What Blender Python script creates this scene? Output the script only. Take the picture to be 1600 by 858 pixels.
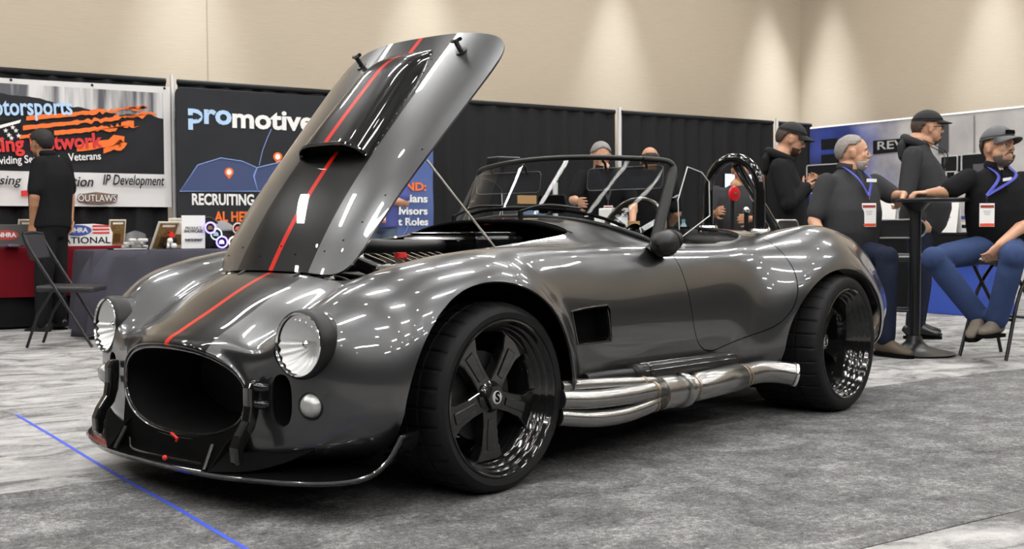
import bpy, bmesh, math, random
import numpy as np
from mathutils import Vector, Matrix, Euler
random.seed(7); np.random.seed(7)
for o in list(bpy.data.objects): bpy.data.objects.remove(o, do_unlink=True)
scene = bpy.context.scene
COL = scene.collection
PI = math.pi
# ---------------------------------------------------------------- camera, world, lights, exposure
# world frame: X runs along the back wall of the hall, Y towards the camera side, Z up (metres)
CAR_ROT = 0.2685                      # heading of the car against the hall
CAM_POS = Vector((1.7660, 3.8560, 0.8758))
CAM_DIR = Vector((-0.5470, -0.8361, -0.0404)).normalized()
CAM_ROLL = -0.0046
FPX = 1741.4                          # focal length in pixels of the 1600 px wide frame
cam_data = bpy.data.cameras.new('camera'); cam = bpy.data.objects.new('camera', cam_data); COL.objects.link(cam)
_r = CAM_DIR.cross(Vector((0, 0, 1))).normalized(); _u = _r.cross(CAM_DIR)
_r2 = _r*math.cos(CAM_ROLL)+_u*math.sin(CAM_ROLL); _u2 = _u*math.cos(CAM_ROLL)-_r*math.sin(CAM_ROLL)
_m = Matrix((_r2, _u2, -CAM_DIR)).transposed().to_4x4(); _m.translation = CAM_POS
cam.matrix_world = _m
cam_data.sensor_width = 36.0; cam_data.lens = FPX/1600*36.0
cam_data.clip_start = 0.05; cam_data.clip_end = 100
cam_data.dof.use_dof = True; cam_data.dof.focus_distance = 4.3; cam_data.dof.aperture_fstop = 7.5
scene.camera = cam
world = bpy.data.worlds.new('hall_air'); scene.world = world; world.use_nodes = True
world.node_tree.nodes['Background'].inputs[0].default_value = (0.9, 0.95, 1.0, 1)
world.node_tree.nodes['Background'].inputs[1].default_value = 0.02
vs = scene.view_settings
vs.view_transform = 'Standard'; vs.look = 'None'; vs.gamma = 1.0; vs.use_curve_mapping = False
vs.exposure = 0.3
PANEL_EMIT = 62.0                     # strength of the hall's ceiling panels
SPOT_EMIT = 150.0                      # strength of the small ceiling downlights
WALL_SPOT = 1350.0                     # watts of the wall washers
def W2(p):                            # car frame -> world frame
    c, s = math.cos(CAR_ROT), math.sin(CAR_ROT)
    return Vector((p[0]*c-p[1]*s, p[0]*s+p[1]*c, p[2]))
# ---------------------------------------------------------------- materials
def mat(name, col, rough=.5, metal=0, coat=0, spec=.5, emit=None, es=0, trans=0, ior=1.45, alpha=1, var=0, vscale=8, bump=0, bscale=60, col2=None, sheen=0, coatr=.03):
    m = bpy.data.materials.get(name)
    if m: return m
    m = bpy.data.materials.new(name); m.use_nodes = True
    nt = m.node_tree; b = nt.nodes['Principled BSDF']
    b.inputs['Base Color'].default_value = (*col, 1); b.inputs['Roughness'].default_value = rough
    b.inputs['Metallic'].default_value = metal; b.inputs['Coat Weight'].default_value = coat; b.inputs['Coat Roughness'].default_value = coatr
    b.inputs['Specular IOR Level'].default_value = spec; b.inputs['IOR'].default_value = ior
    b.inputs['Transmission Weight'].default_value = trans; b.inputs['Alpha'].default_value = alpha
    b.inputs['Sheen Weight'].default_value = sheen
    if emit: b.inputs['Emission Color'].default_value = (*emit, 1); b.inputs['Emission Strength'].default_value = es
    if var or bump:
        tc = nt.nodes.new('ShaderNodeTexCoord')
    if var:
        n = nt.nodes.new('ShaderNodeTexNoise'); n.inputs['Scale'].default_value = vscale; n.inputs['Detail'].default_value = 5
        mx = nt.nodes.new('ShaderNodeMix'); mx.data_type = 'RGBA'
        c2 = col2 or tuple(max(0, c*(1-var)) for c in col); c1 = col if col2 else tuple(min(1, c*(1+var)) for c in col)
        mx.inputs[6].default_value = (*c1, 1); mx.inputs[7].default_value = (*c2, 1)
        nt.links.new(tc.outputs['Object'], n.inputs['Vector']); nt.links.new(n.outputs['Fac'], mx.inputs[0]); nt.links.new(mx.outputs[2], b.inputs['Base Color'])
    if bump:
        n = nt.nodes.new('ShaderNodeTexNoise'); n.inputs['Scale'].default_value = bscale; n.inputs['Detail'].default_value = 4
        bp = nt.nodes.new('ShaderNodeBump'); bp.inputs['Strength'].default_value = bump; bp.inputs['Distance'].default_value = .01
        nt.links.new(tc.outputs['Object'], n.inputs['Vector']); nt.links.new(n.outputs['Fac'], bp.inputs['Height']); nt.links.new(bp.outputs['Normal'], b.inputs['Normal'])
    return m
class N:                              # tiny node-math helper
    def __init__(s, m): s.nt = m.node_tree; s.L = s.nt.links.new
    def node(s, t, **k):
        n = s.nt.nodes.new(t)
        for a, v in k.items(): setattr(n, a, v)
        return n
    def math(s, op, a, b=None):
        n = s.node('ShaderNodeMath', operation=op)
        for i, v in enumerate((a, b)):
            if v is None: continue
            if isinstance(v, (int, float)): n.inputs[i].default_value = v
            else: s.L(v, n.inputs[i])
        return n.outputs[0]
    def mix(s, f, a, b):
        n = s.node('ShaderNodeMix', data_type='RGBA')
        for i, v in ((0, f), (6, a), (7, b)):
            if isinstance(v, tuple): n.inputs[i].default_value = (*v, 1) if len(v) == 3 else v
            elif isinstance(v, (int, float)): n.inputs[i].default_value = v
            else: s.L(v, n.inputs[i])
        return n.outputs[2]
def thin_glass(name, tint=(.96, .97, .97), refl=.03, rough=0.0):      # thin pane: clear with Fresnel reflections
    m = bpy.data.materials.new(name); m.use_nodes = True; n = N(m); n.nt.nodes.remove(n.nt.nodes['Principled BSDF'])
    t = n.node('ShaderNodeBsdfTransparent'); t.inputs[0].default_value = (*tint, 1); g = n.node('ShaderNodeBsdfGlossy'); g.inputs['Roughness'].default_value = rough
    lw = n.node('ShaderNodeLayerWeight'); f = n.math('ADD', refl, n.math('MULTIPLY', n.math('POWER', lw.outputs['Facing'], 5), .5)); x = n.node('ShaderNodeMixShader'); n.L(f, x.inputs[0]); n.L(t.outputs[0], x.inputs[1]); n.L(g.outputs[0], x.inputs[2])
    n.L(x.outputs[0], n.nt.nodes['Material Output'].inputs[0]); return m
# ---------------------------------------------------------------- mesh builder
class MB:
    def __init__(s): s.v = []; s.f = []; s.m = []; s.mi = 0
    def add(s, V, F):
        o = len(s.v); s.v += [tuple(p) for p in V]; s.f += [tuple(i+o for i in f) for f in F]; s.m += [s.mi]*len(F); return s
    def box(s, c, d, rot=None, taper=1):
        x, y, z = d[0]/2, d[1]/2, d[2]/2
        V = [Vector((a*x*(taper if k > 0 else 1), b*y*(taper if k > 0 else 1), k*z)) for k in (-1, 1) for b in (-1, 1) for a in (-1, 1)]
        M = Euler(rot).to_matrix() if rot else None
        V = [(M @ p if M else p)+Vector(c) for p in V]
        return s.add(V, [(0, 2, 3, 1), (4, 5, 7, 6), (0, 1, 5, 4), (2, 6, 7, 3), (0, 4, 6, 2), (1, 3, 7, 5)])
    def tube(s, P, r, n=12, cap=True, closed=False):
        P = [Vector(p) for p in P]; k = len(P)
        R = r if isinstance(r, (list, tuple)) else [r]*k
        V = []; F = []; up = None
        for i, p in enumerate(P):
            if closed: t = P[(i+1) % k]-P[i-1]
            else: t = P[min(i+1, k-1)]-P[max(i-1, 0)]
            t.normalize()
            if up is None:
                up = Vector((0, 0, 1)) if abs(t.z) < .9 else Vector((1, 0, 0))
            a = (up-t*up.dot(t)).normalized(); up = a; b = t.cross(a)
            rr = R[i]; ra, rb = rr if isinstance(rr, tuple) else (rr, rr)
            V += [p+a*ra*math.cos(2*PI*j/n)+b*rb*math.sin(2*PI*j/n) for j in range(n)]
        for i in range(k if closed else k-1):
            q = (i+1) % k
            F += [(i*n+j, i*n+(j+1) % n, q*n+(j+1) % n, q*n+j) for j in range(n)]
        if cap and not closed: F += [tuple(range(n))[::-1], tuple(range((k-1)*n, k*n))]
        return s.add(V, F)
    def lathe(s, prof, n=32, o=(0, 0, 0), ax='Z', close=False):   # prof: (radius, height)
        V = []; F = []; k = len(prof)
        for r, h in prof:
            for j in range(n):
                c, d = r*math.cos(2*PI*j/n), r*math.sin(2*PI*j/n)
                p = {'Z': (c, d, h), 'Y': (d, h, c), 'X': (h, c, d)}[ax]
                V.append((p[0]+o[0], p[1]+o[1], p[2]+o[2]))
        for i in range(k if close else k-1):
            q = (i+1) % k
            F += [(i*n+j, i*n+(j+1) % n, q*n+(j+1) % n, q*n+j) for j in range(n)]
        return s.add(V, F)
    def prism(s, poly, d, o=(0, 0, 0), ax='Y'):                   # polygon (a,b) extruded by d about o along ax
        n = len(poly); V = []
        for h in (-d/2, d/2):
            for a, b in poly:
                p = {'Y': (a, h, b), 'X': (h, a, b), 'Z': (a, b, h)}[ax]
                V.append((p[0]+o[0], p[1]+o[1], p[2]+o[2]))
        F = [tuple(range(n)), tuple(range(2*n-1, n-1, -1))]+[(i, n+i, n+(i+1) % n, (i+1) % n) for i in range(n)]
        return s.add(V, F)
    def ball(s, c, r, n=16, m=10, sq=None):
        r = r if isinstance(r, tuple) else (r, r, r)
        V = [(c[0], c[1], c[2]+r[2])]; F = []
        for i in range(1, m):
            t = PI*i/m
            for j in range(n):
                a = 2*PI*j/n; V.append((c[0]+r[0]*math.sin(t)*math.cos(a), c[1]+r[1]*math.sin(t)*math.sin(a), c[2]+r[2]*math.cos(t)))
        V.append((c[0], c[1], c[2]-r[2])); e = len(V)-1
        for j in range(n): F += [(0, 1+j, 1+(j+1) % n), (e, e-n+(j+1) % n, e-n+j)]
        for i in range(m-2): F += [(1+i*n+j, 1+(i+1)*n+j, 1+(i+1)*n+(j+1) % n, 1+i*n+(j+1) % n) for j in range(n)]
        return s.add(V, F)
    def grid(s, fn, nu, nv):
        V = [fn(i/nu, j/nv) for i in range(nu+1) for j in range(nv+1)]
        return s.add(V, [(i*(nv+1)+j, i*(nv+1)+j+1, (i+1)*(nv+1)+j+1, (i+1)*(nv+1)+j) for i in range(nu) for j in range(nv)])
    def xf(s, M):
        s.v = [tuple(M @ Vector(p)) for p in s.v]; return s
    def build(s, name, m, parent=None, smooth=False, bevel=0, solid=0, sub=0, seg=2, angle=None):
        me = bpy.data.meshes.new(name); me.from_pydata(s.v, [], s.f)
        ms = m if isinstance(m, (list, tuple)) else [m]
        for q in ms: me.materials.append(q)
        if len(ms) > 1: me.polygons.foreach_set('material_index', s.m)
        bm = bmesh.new(); bm.from_mesh(me); bmesh.ops.recalc_face_normals(bm, faces=bm.faces); bm.to_mesh(me); bm.free()
        if smooth:
            me.polygons.foreach_set('use_smooth', [True]*len(me.polygons))
            if angle is None: angle = 40
            me.set_sharp_from_angle(angle=math.radians(angle))
        o = bpy.data.objects.new(name, me); COL.objects.link(o)
        if parent: o.parent = parent
        if solid:
            q = o.modifiers.new('solidify', 'SOLIDIFY'); q.thickness = solid; q.offset = 0
        if bevel:
            q = o.modifiers.new('bevel', 'BEVEL'); q.width = bevel; q.segments = seg; q.limit_method = 'ANGLE'; q.angle_limit = math.radians(40)
        if sub:
            q = o.modifiers.new('subsurf', 'SUBSURF'); q.levels = sub; q.render_levels = sub
        return o
def tag(o, label=None, cat=None, group=None, kind=None):
    if label: o['label'] = label
    if cat: o['category'] = cat
    if group: o['group'] = group
    if kind: o['kind'] = kind
    return o
def thing(name, label, cat, loc=(0, 0, 0), rz=0, group=None):
    o = bpy.data.objects.new(name, None); COL.objects.link(o); o.empty_display_size = .1
    o.location = loc; o.rotation_euler = (0, 0, rz)
    return tag(o, label, cat, group)
def struct(o): o['kind'] = 'structure'; return o
def copy_tree(o, parent=None):
    c = o.copy(); COL.objects.link(c); c.parent = parent
    if parent: c.matrix_parent_inverse = o.matrix_parent_inverse
    for ch in [q for q in bpy.data.objects if q.parent == o]: copy_tree(ch, c)
    return c
def spline(P, n=8, closed=False):     # Catmull-Rom through points of any dimension
    P = [np.array(p, float) for p in P]; k = len(P); out = []
    for i in range(k if closed else k-1):
        g = (lambda q: P[q % k]) if closed else (lambda q: P[q] if 0 <= q < k else (2*P[0]-P[1] if q < 0 else 2*P[-1]-P[-2]))
        p0, p1, p2, p3 = g(i-1), g(i), g(i+1), g(i+2)
        for j in range(n):
            t = j/n; out.append(.5*((2*p1)+(p2-p0)*t+(2*p0-5*p1+4*p2-p3)*t*t+(3*p1-p0-3*p2+p3)*t**3))
    if not closed: out.append(P[-1])
    return [tuple(p) for p in out]
def rrect(w, h, r, n=5, cx=0, cy=0):
    out = []
    for sx, sy, a0 in ((1, 1, 0), (-1, 1, 90), (-1, -1, 180), (1, -1, 270)):
        for i in range(n+1):
            a = math.radians(a0+90*i/n); out.append((cx+sx*(w/2-r)+r*math.cos(a), cy+sy*(h/2-r)+r*math.sin(a)))
    return out
def text(s, size, m, loc, rot, parent, name='lettering', font_bold=0, shear=0, sx=1, depth=.002, align='CENTER'):
    c = bpy.data.curves.new(name, 'FONT'); c.body = s; c.size = size; c.align_x = align; c.align_y = 'CENTER'
    c.extrude = depth; c.offset = font_bold; c.shear = shear; c.resolution_u = 3
    o = bpy.data.objects.new(name, c); COL.objects.link(o)
    dg = bpy.context.evaluated_depsgraph_get(); me = bpy.data.meshes.new_from_object(o.evaluated_get(dg))
    bpy.data.objects.remove(o, do_unlink=True)
    q = bpy.data.objects.new(name, me); COL.objects.link(q); me.materials.clear(); me.materials.append(m)
    q.location = loc; q.rotation_euler = rot; q.scale = (sx, 1, 1)
    if parent: q.parent = parent
    return q
# ---------------------------------------------------------------- hall
WX0, WX1, WY0, WY1, CEIL = -12.0, 10.0, -8.7, 14.0, 6.2
def carpet_mat():
    m = bpy.data.materials.new('hall_carpet'); m.use_nodes = True; n = N(m); b = n.nt.nodes['Principled BSDF']
    tc = n.node('ShaderNodeTexCoord').outputs['Object']
    mp = n.node('ShaderNodeMapping'); mp.inputs['Scale'].default_value = (1, 1, 1); mp.inputs['Rotation'].default_value = (0, 0, .2); n.L(tc, mp.inputs[0])
    def noise(sc, det, dist=0, vec=mp.outputs[0], rough=.55):
        q = n.node('ShaderNodeTexNoise'); q.inputs['Scale'].default_value = sc; q.inputs['Detail'].default_value = det; q.inputs['Distortion'].default_value = dist; q.inputs['Roughness'].default_value = rough
        n.L(vec, q.inputs['Vector']); return q.outputs['Fac']
    st = n.node('ShaderNodeMapping'); st.inputs['Scale'].default_value = (1.3, 1.9, 1); st.inputs['Rotation'].default_value = (0, 0, .75); n.L(tc, st.inputs[0])
    big = noise(2.1, 5, .8, st.outputs[0], .6); mid = noise(9, 6, .3, rough=.65); fine = noise(210, 3); fib = noise(48, 5, 0, rough=.75)
    v = n.math('ADD', n.math('MULTIPLY', big, .62), n.math('MULTIPLY', mid, .45)); v = n.math('ADD', v, n.math('MULTIPLY', fib, .75)); v = n.math('ADD', v, n.math('MULTIPLY', fine, .65))
    r = n.node('ShaderNodeValToRGB'); e = r.color_ramp.elements
    e[0].position = .42; e[0].color = (.034, .034, .035, 1); e[1].position = .68; e[1].color = (.38, .375, .37, 1)
    q = e.new(.555); q.color = (.14, .138, .138, 1)
    n.L(n.math('DIVIDE', v, 2.28), r.inputs[0])
    n.L(r.outputs[0], b.inputs['Base Color']); b.inputs['Roughness'].default_value = .95; b.inputs['Specular IOR Level'].default_value = .1
    bp = n.node('ShaderNodeBump'); bp.inputs['Strength'].default_value = .5; bp.inputs['Distance'].default_value = .006; n.L(fine, bp.inputs['Height']); n.L(bp.outputs[0], b.inputs['Normal'])
    return m
def light_carpet_mat():
    m = bpy.data.materials.new('aisle_carpet'); m.use_nodes = True; n = N(m); b = n.nt.nodes['Principled BSDF']
    tc = n.node('ShaderNodeTexCoord').outputs['Object']
    st = n.node('ShaderNodeMapping'); st.inputs['Scale'].default_value = (1.1, 1.7, 1); st.inputs['Rotation'].default_value = (0, 0, .75); n.L(tc, st.inputs[0])
    def noise(sc, det, dist, vec, rough=.6):
        q = n.node('ShaderNodeTexNoise'); q.inputs['Scale'].default_value = sc; q.inputs['Detail'].default_value = det; q.inputs['Distortion'].default_value = dist; q.inputs['Roughness'].default_value = rough
        n.L(vec, q.inputs['Vector']); return q.outputs['Fac']
    v = n.math('ADD', n.math('MULTIPLY', noise(2.4, 7, 1.2, st.outputs[0], .62), 1.3), n.math('MULTIPLY', n.math('ADD', noise(150, 3, 0, tc), noise(40, 4, 0, tc, .7)), .32))
    r = n.node('ShaderNodeValToRGB'); e = r.color_ramp.elements
    e[0].position = .41; e[0].color = (.11, .108, .107, 1); e[1].position = .60; e[1].color = (.40, .39, .38, 1)
    q = e.new(.49); q.color = (.265, .26, .256, 1)
    n.L(n.math('DIVIDE', v, 1.92), r.inputs[0]); n.L(r.outputs[0], b.inputs['Base Color']); b.inputs['Roughness'].default_value = .9; b.inputs['Specular IOR Level'].default_value = .15
    return m
def wall_mat():
    m = bpy.data.materials.new('beige_wallcovering'); m.use_nodes = True; n = N(m); b = n.nt.nodes['Principled BSDF']
    tc = n.node('ShaderNodeTexCoord').outputs['Object']
    st = n.node('ShaderNodeMapping'); st.inputs['Scale'].default_value = (1.5, 1.5, 45); n.L(tc, st.inputs[0])
    q = n.node('ShaderNodeTexNoise'); q.inputs['Scale'].default_value = 3; q.inputs['Detail'].default_value = 6; n.L(st.outputs[0], q.inputs['Vector'])
    c = n.mix(q.outputs['Fac'], (.42, .352, .265), (.52, .445, .345)); n.L(c, b.inputs['Base Color']); b.inputs['Roughness'].default_value = .85
    return m
WALLM = wall_mat()
M_DARK = mat('dark_paint', (.02, .02, .022), .6)
fl = MB().box(((WX0+WX1)/2, (WY0+WY1)/2, -.05), (WX1-WX0, WY1-WY0, .1)).build('floor', light_carpet_mat()); struct(fl)
def cfw(L): return [W2((a, b, 0)).to_2d() for a, b in L]
# the darker booth carpet is laid flush on the hall carpet: a thin sheet with its own edge
runner = MB().box(((WX0+WX1)/2-.02, .85, .0010), (WX1-WX0-.3, 2.02, .004)).build('carpet_strip', carpet_mat()); tag(runner, 'dark grey mottled carpet strip laid under the car', 'carpet')
M_PART = mat('dark_partition', (.035, .034, .032), .8)
def wall(name, c, d, m=WALLM): return struct(MB().box(c, d).build(name, m))
wb = wall('wall_back', ((WX0+WX1)/2, WY0-.1, CEIL/2), (WX1-WX0+.4, .2, CEIL))
wr = wall('wall_right', (WX0-.1, (WY0+WY1)/2, CEIL/2), (.2, WY1-WY0, CEIL))
wall('wall_left', (WX1+.1, (WY0+WY1)/2, CEIL/2), (.2, WY1-WY0, CEIL), M_PART)
wall('wall_front', ((WX0+WX1)/2, WY1+.1, CEIL/2), (WX1-WX0+.4, .2, CEIL), M_PART)
struct(MB().box(((WX0+WX1)/2, (WY0+WY1)/2, CEIL+.1), (WX1-WX0+.4, WY1-WY0+.4, .2)).build('ceiling', mat('ceiling_tile', (.07, .068, .065), .8)))
M_SEAM = mat('wall_seam', (.36, .30, .22), .8)
for i, x in enumerate((-2.33,)):
    struct(MB().box((x, WY0+.003, CEIL/2), (.012, .01, CEIL-.02)).build('trim_%d' % (i+1), M_SEAM))
# ceiling luminaires of the hall
M_PANEL = mat('panel_diffuser', (.9, .9, .9), .5, emit=(1.0, .985, .965), es=PANEL_EMIT)
M_DOWN = mat('downlight_lens', (.9, .9, .9), .5, emit=(1.0, .95, .88), es=SPOT_EMIT)
M_FIX = mat('fixture_white', (.6, .6, .6), .5)
def ceiling_panel():
    t = thing('ceiling_light', 'long white ceiling panel light high above the show floor', 'ceiling light', group='ceiling panel lights')
    MB().box((0, 0, 0), (1.30, .34, .06)).build('frame', M_FIX, t)
    MB().box((0, 0, -.035), (1.22, .26, .012)).build('diffuser', M_PANEL, t); return t
def downlight():
    t = thing('downlight', 'small round recessed ceiling downlight', 'ceiling light', group='round ceiling downlights')
    MB().lathe([(.06, .03), (.11, .03), (.11, -.02), (.09, -.03), (.075, -.01)], 16).build('trim_ring', M_FIX, t)
    MB().lathe([(0, -.012), (.075, -.012)], 16).build('lens', M_DOWN, t); return t
p0_ = ceiling_panel(); first = True
for ix in range(6):
    for iy in range(7):
        o = p0_ if first else copy_tree(p0_); first = False
        o.location = (-9.6+3.3*ix, -6.2+2.9*iy, CEIL-.03)
d0_ = downlight(); first = True
for ix in range(6):
    for iy in range(6):
        o = d0_ if first else copy_tree(d0_); first = False
        o.location = (-8.0+3.3*ix, -4.8+2.9*iy, CEIL-.03)
def washer(x, y, first=[None]):
    t = thing('wall_washer', 'narrow downlight washing the beige wall with a scallop of light', 'ceiling light', (x, y, CEIL-.12), group='wall washer downlights')
    MB().lathe([(.0, .11), (.10, .11), (.10, -.06), (.085, -.06), (.085, .05), (0, .05)], 20).build('can', M_DARK, t)
    l = bpy.data.lights.new('wash_beam', 'SPOT'); l.energy = WALL_SPOT; l.spot_size = math.radians(37); l.spot_blend = 1.0; l.color = (.86, .93, 1.0); l.shadow_soft_size = .05
    lo = bpy.data.objects.new('wash_beam', l); COL.objects.link(lo); lo.parent = t; lo.location = (0, 0, -.05)
for x in (-11.25, -8.2, -5.1, -2.1, .9, 3.9): washer(x, WY0+.55)
for y in (-8.05, -5.25, -2.3, .7): washer(WX0+.55, y)
# ---------------------------------------------------------------- the roadster (car frame: x forward, y to its left, z up, origin under the front axle)
car = thing('roadster', 'dark grey open-top roadster with black and red stripes and raised bonnet', 'car', (0, 0, 0.008), CAR_ROT)
def stripe_paint(name, grey, black, red, hw=.205, rw=.0125):
    m = bpy.data.materials.new(name); m.use_nodes = True; n = N(m); b = n.nt.nodes['Principled BSDF']
    tc = n.node('ShaderNodeTexCoord').outputs['Object']; sp = n.node('ShaderNodeSeparateXYZ'); n.L(tc, sp.inputs[0])
    ay = n.math('ABSOLUTE', sp.outputs[1]); top = n.math('GREATER_THAN', sp.outputs[2], .47)
    band = n.math('MULTIPLY', n.math('LESS_THAN', ay, hw), top); line = n.math('MULTIPLY', n.math('LESS_THAN', ay, rw), top)
    fl = n.node('ShaderNodeTexNoise'); fl.inputs['Scale'].default_value = 900; fl.inputs['Detail'].default_value = 2; n.L(tc, fl.inputs['Vector'])
    g = n.mix(fl.outputs['Fac'], tuple(c*.8 for c in grey), tuple(c*1.2 for c in grey))
    n.L(n.mix(line, n.mix(band, g, black), red), b.inputs['Base Color'])
    n.L(n.math('SUBTRACT', PAINT_METAL, n.math('MULTIPLY', band, PAINT_METAL)), b.inputs['Metallic'])
    b.inputs['Roughness'].default_value = .30; b.inputs['Coat Weight'].default_value = 1; b.inputs['Coat Roughness'].default_value = .015; b.inputs['Coat IOR'].default_value = 1.45
    n.L(n.math('SUBTRACT', .5, n.math('MULTIPLY', band, .4)), b.inputs['Specular IOR Level'])
    return m
PAINT_METAL = .9
PAINT = stripe_paint('gunmetal_stripe_paint', (.090, .0905, .093), (.004, .004, .004), (.50, .013, .003))
M_GLOSS = mat('gloss_black', (.006, .006, .006), .12, coat=.6)
M_SATIN = mat('satin_black', (.008, .008, .008), .40, spec=.35)
M_RUB = mat('tyre_rubber', (.009, .009, .0095), .6, spec=.22, bump=.05, bscale=40)
M_VOID = mat('matte_black', (.004, .004, .004), .9, spec=.05)
M_CHROME = mat('polished_metal', (.75, .75, .74), .12, 1)
M_STEEL = mat('brushed_stainless', (.33, .325, .315), .27, 1, var=.12, vscale=30)
M_WELD = mat('heat_tinted_weld', (.42, .33, .24), .35, 1)
M_RED = mat('red_plastic', (.65, .02, .015), .35)
M_GLASSD = thin_glass('windscreen_glass', (.86, .88, .88), .006)
def section_rows():
    R = []
    def row(xs, L): R.append([((xs if not isinstance(xs, (list, tuple)) else xs[j]), y, z) for j, (y, z) in enumerate(L)])
    PH = [0, 13, 26, 39, 52, 63, 74, 85, 97, 110, 125, 142, 160, 180]
    def ring(hw, zt, zb, xt, xs_, xb, p=2.35):
        zc = (zt+zb)/2+.0; h = (zt-zb)/2; L = []; X = []
        for a in PH:
            t = math.radians(a); c, s = math.cos(t), math.sin(t)
            L.append((hw*abs(s)**(2/p)*(1 if s >= 0 else -1), zc+h*abs(c)**(2/p)*(1 if c >= 0 else -1)))
            X.append(xt*max(0, c)**2+xb*max(0, -c)**2+xs_*s*s)
        row(X, L)
    U = lambda y: [(y*.8, .15), (y*.4, .145), (0, .145)]
    ring(.358, .486, .205, .735, .690, .715)
    ring(.367, .500, .192, .752, .700, .728)
    ring(.392, .520, .178, .735, .685, .715)
    row([.705, .703, .695, .688, .68, .676, .668, .662, .66, .662, .668, .68, .69, .69], [(0, .535), (.13, .533), (.25, .519), (.335, .50), (.40, .492), (.455, .49), (.497, .465), (.52, .425), (.53, .38), (.52, .31), (.47, .215), (.34, .165), (.17, .158), (0, .158)])
    row([.655, .652, .645, .64, .635, .63, .622, .615, .61, .61, .615, .62, .63, .63], [(0, .562), (.14, .560), (.265, .545), (.35, .522), (.425, .530), (.525, .578), (.605, .54), (.645, .475), (.66, .405), (.65, .31), (.60, .205), (.43, .155), (.2, .15), (0, .15)])
    row([.565, .562, .555, .55, .548, .545, .535, .525, .515, .51, .51, .52, .52, .52], [(0, .609), (.15, .607), (.28, .59), (.365, .566), (.44, .588), (.555, .650), (.660, .61), (.715, .53), (.745, .44), (.745, .33), (.70, .205), (.52, .152), (.26, .148), (0, .148)])
    row(.42, [(0, .685), (.17, .682), (.30, .664), (.385, .642), (.455, .662), (.57, .717), (.685, .68), (.755, .60), (.79, .48), (.795, .34), (.75, .205)]+U(.72))
    row(.22, [(0, .760), (.18, .756), (.32, .737), (.405, .713), (.475, .726), (.58, .766), (.695, .735), (.775, .65), (.815, .52), (.82, .36), (.78, .205)]+U(.75))
    row(0, [(0, .815), (.19, .810), (.35, .784), (.43, .756), (.50, .762), (.595, .796), (.70, .770), (.78, .69), (.82, .56), (.822, .38), (.78, .2)]+U(.75))
    row(-.27, [(0, .855), (.2, .849), (.37, .819), (.45, .790), (.52, .786), (.60, .806), (.685, .783), (.755, .705), (.79, .57), (.79, .39), (.76, .2)]+U(.73))
    row(-.55, [(0, .885), (.2, .879), (.38, .848), (.47, .822), (.54, .808), (.605, .803), (.672, .776), (.728, .70), (.765, .57), (.77, .39), (.745, .2)]+U(.72))
    row(-.83, [(0, .912), (.22, .905), (.39, .876), (.49, .846), (.56, .820), (.622, .801), (.682, .768), (.730, .695), (.765, .565), (.77, .39), (.745, .2)]+U(.72))
    row(-1.12, [(0, .925), (.22, .917), (.40, .885), (.51, .848), (.58, .818), (.637, .795), (.692, .762), (.737, .69), (.768, .56), (.773, .39), (.745, .2)]+U(.72))
    row(-1.45, [(0, .90), (.22, .895), (.40, .87), (.52, .838), (.60, .81), (.655, .789), (.705, .757), (.746, .69), (.774, .56), (.78, .39), (.75, .2)]+U(.72))
    row(-1.75, [(0, .885), (.22, .882), (.40, .865), (.52, .838), (.60, .812), (.662, .794), (.715, .764), (.76, .695), (.79, .565), (.795, .39), (.765, .2)]+U(.73))
    row(-1.98, [(0, .882), (.22, .88), (.40, .867), (.52, .848), (.61, .836), (.69, .828), (.76, .79), (.82, .71), (.86, .57), (.86, .39), (.81, .2)]+U(.75))
    row(-2.25, [(0, .868), (.22, .866), (.40, .856), (.52, .852), (.62, .865), (.715, .876), (.80, .835), (.87, .74), (.91, .58), (.91, .40), (.85, .21)]+U(.78))
    row(-2.5, [(0, .838), (.22, .836), (.40, .830), (.52, .835), (.62, .857), (.72, .873), (.81, .832), (.88, .73), (.92, .56), (.915, .40), (.85, .22)]+U(.78))
    row(-2.78, [(0, .785), (.22, .783), (.40, .778), (.52, .782), (.615, .80), (.71, .808), (.795, .765), (.86, .66), (.90, .52), (.89, .39), (.82, .26)]+[(.6, .22), (.3, .22), (0, .22)])
    row(-3.0, [(0, .712), (.2, .711), (.37, .708), (.49, .708), (.59, .712), (.68, .706), (.755, .66), (.81, .575), (.84, .48), (.83, .39), (.76, .31)]+[(.56, .28), (.28, .28), (0, .28)])
    row(-3.14, [(0, .63), (.19, .63), (.34, .628), (.45, .625), (.54, .62), (.62, .605), (.685, .565), (.73, .51), (.75, .455), (.735, .40), (.67, .355)]+[(.5, .335), (.25, .335), (0, .335)])
    row(-3.20, [(0, .55), (.17, .55), (.30, .548), (.40, .545), (.475, .54), (.545, .525), (.60, .50), (.635, .475), (.645, .45), (.63, .42), (.58, .395)]+[(.43, .385), (.21, .385), (0, .385)])
    return np.array(R)
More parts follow.
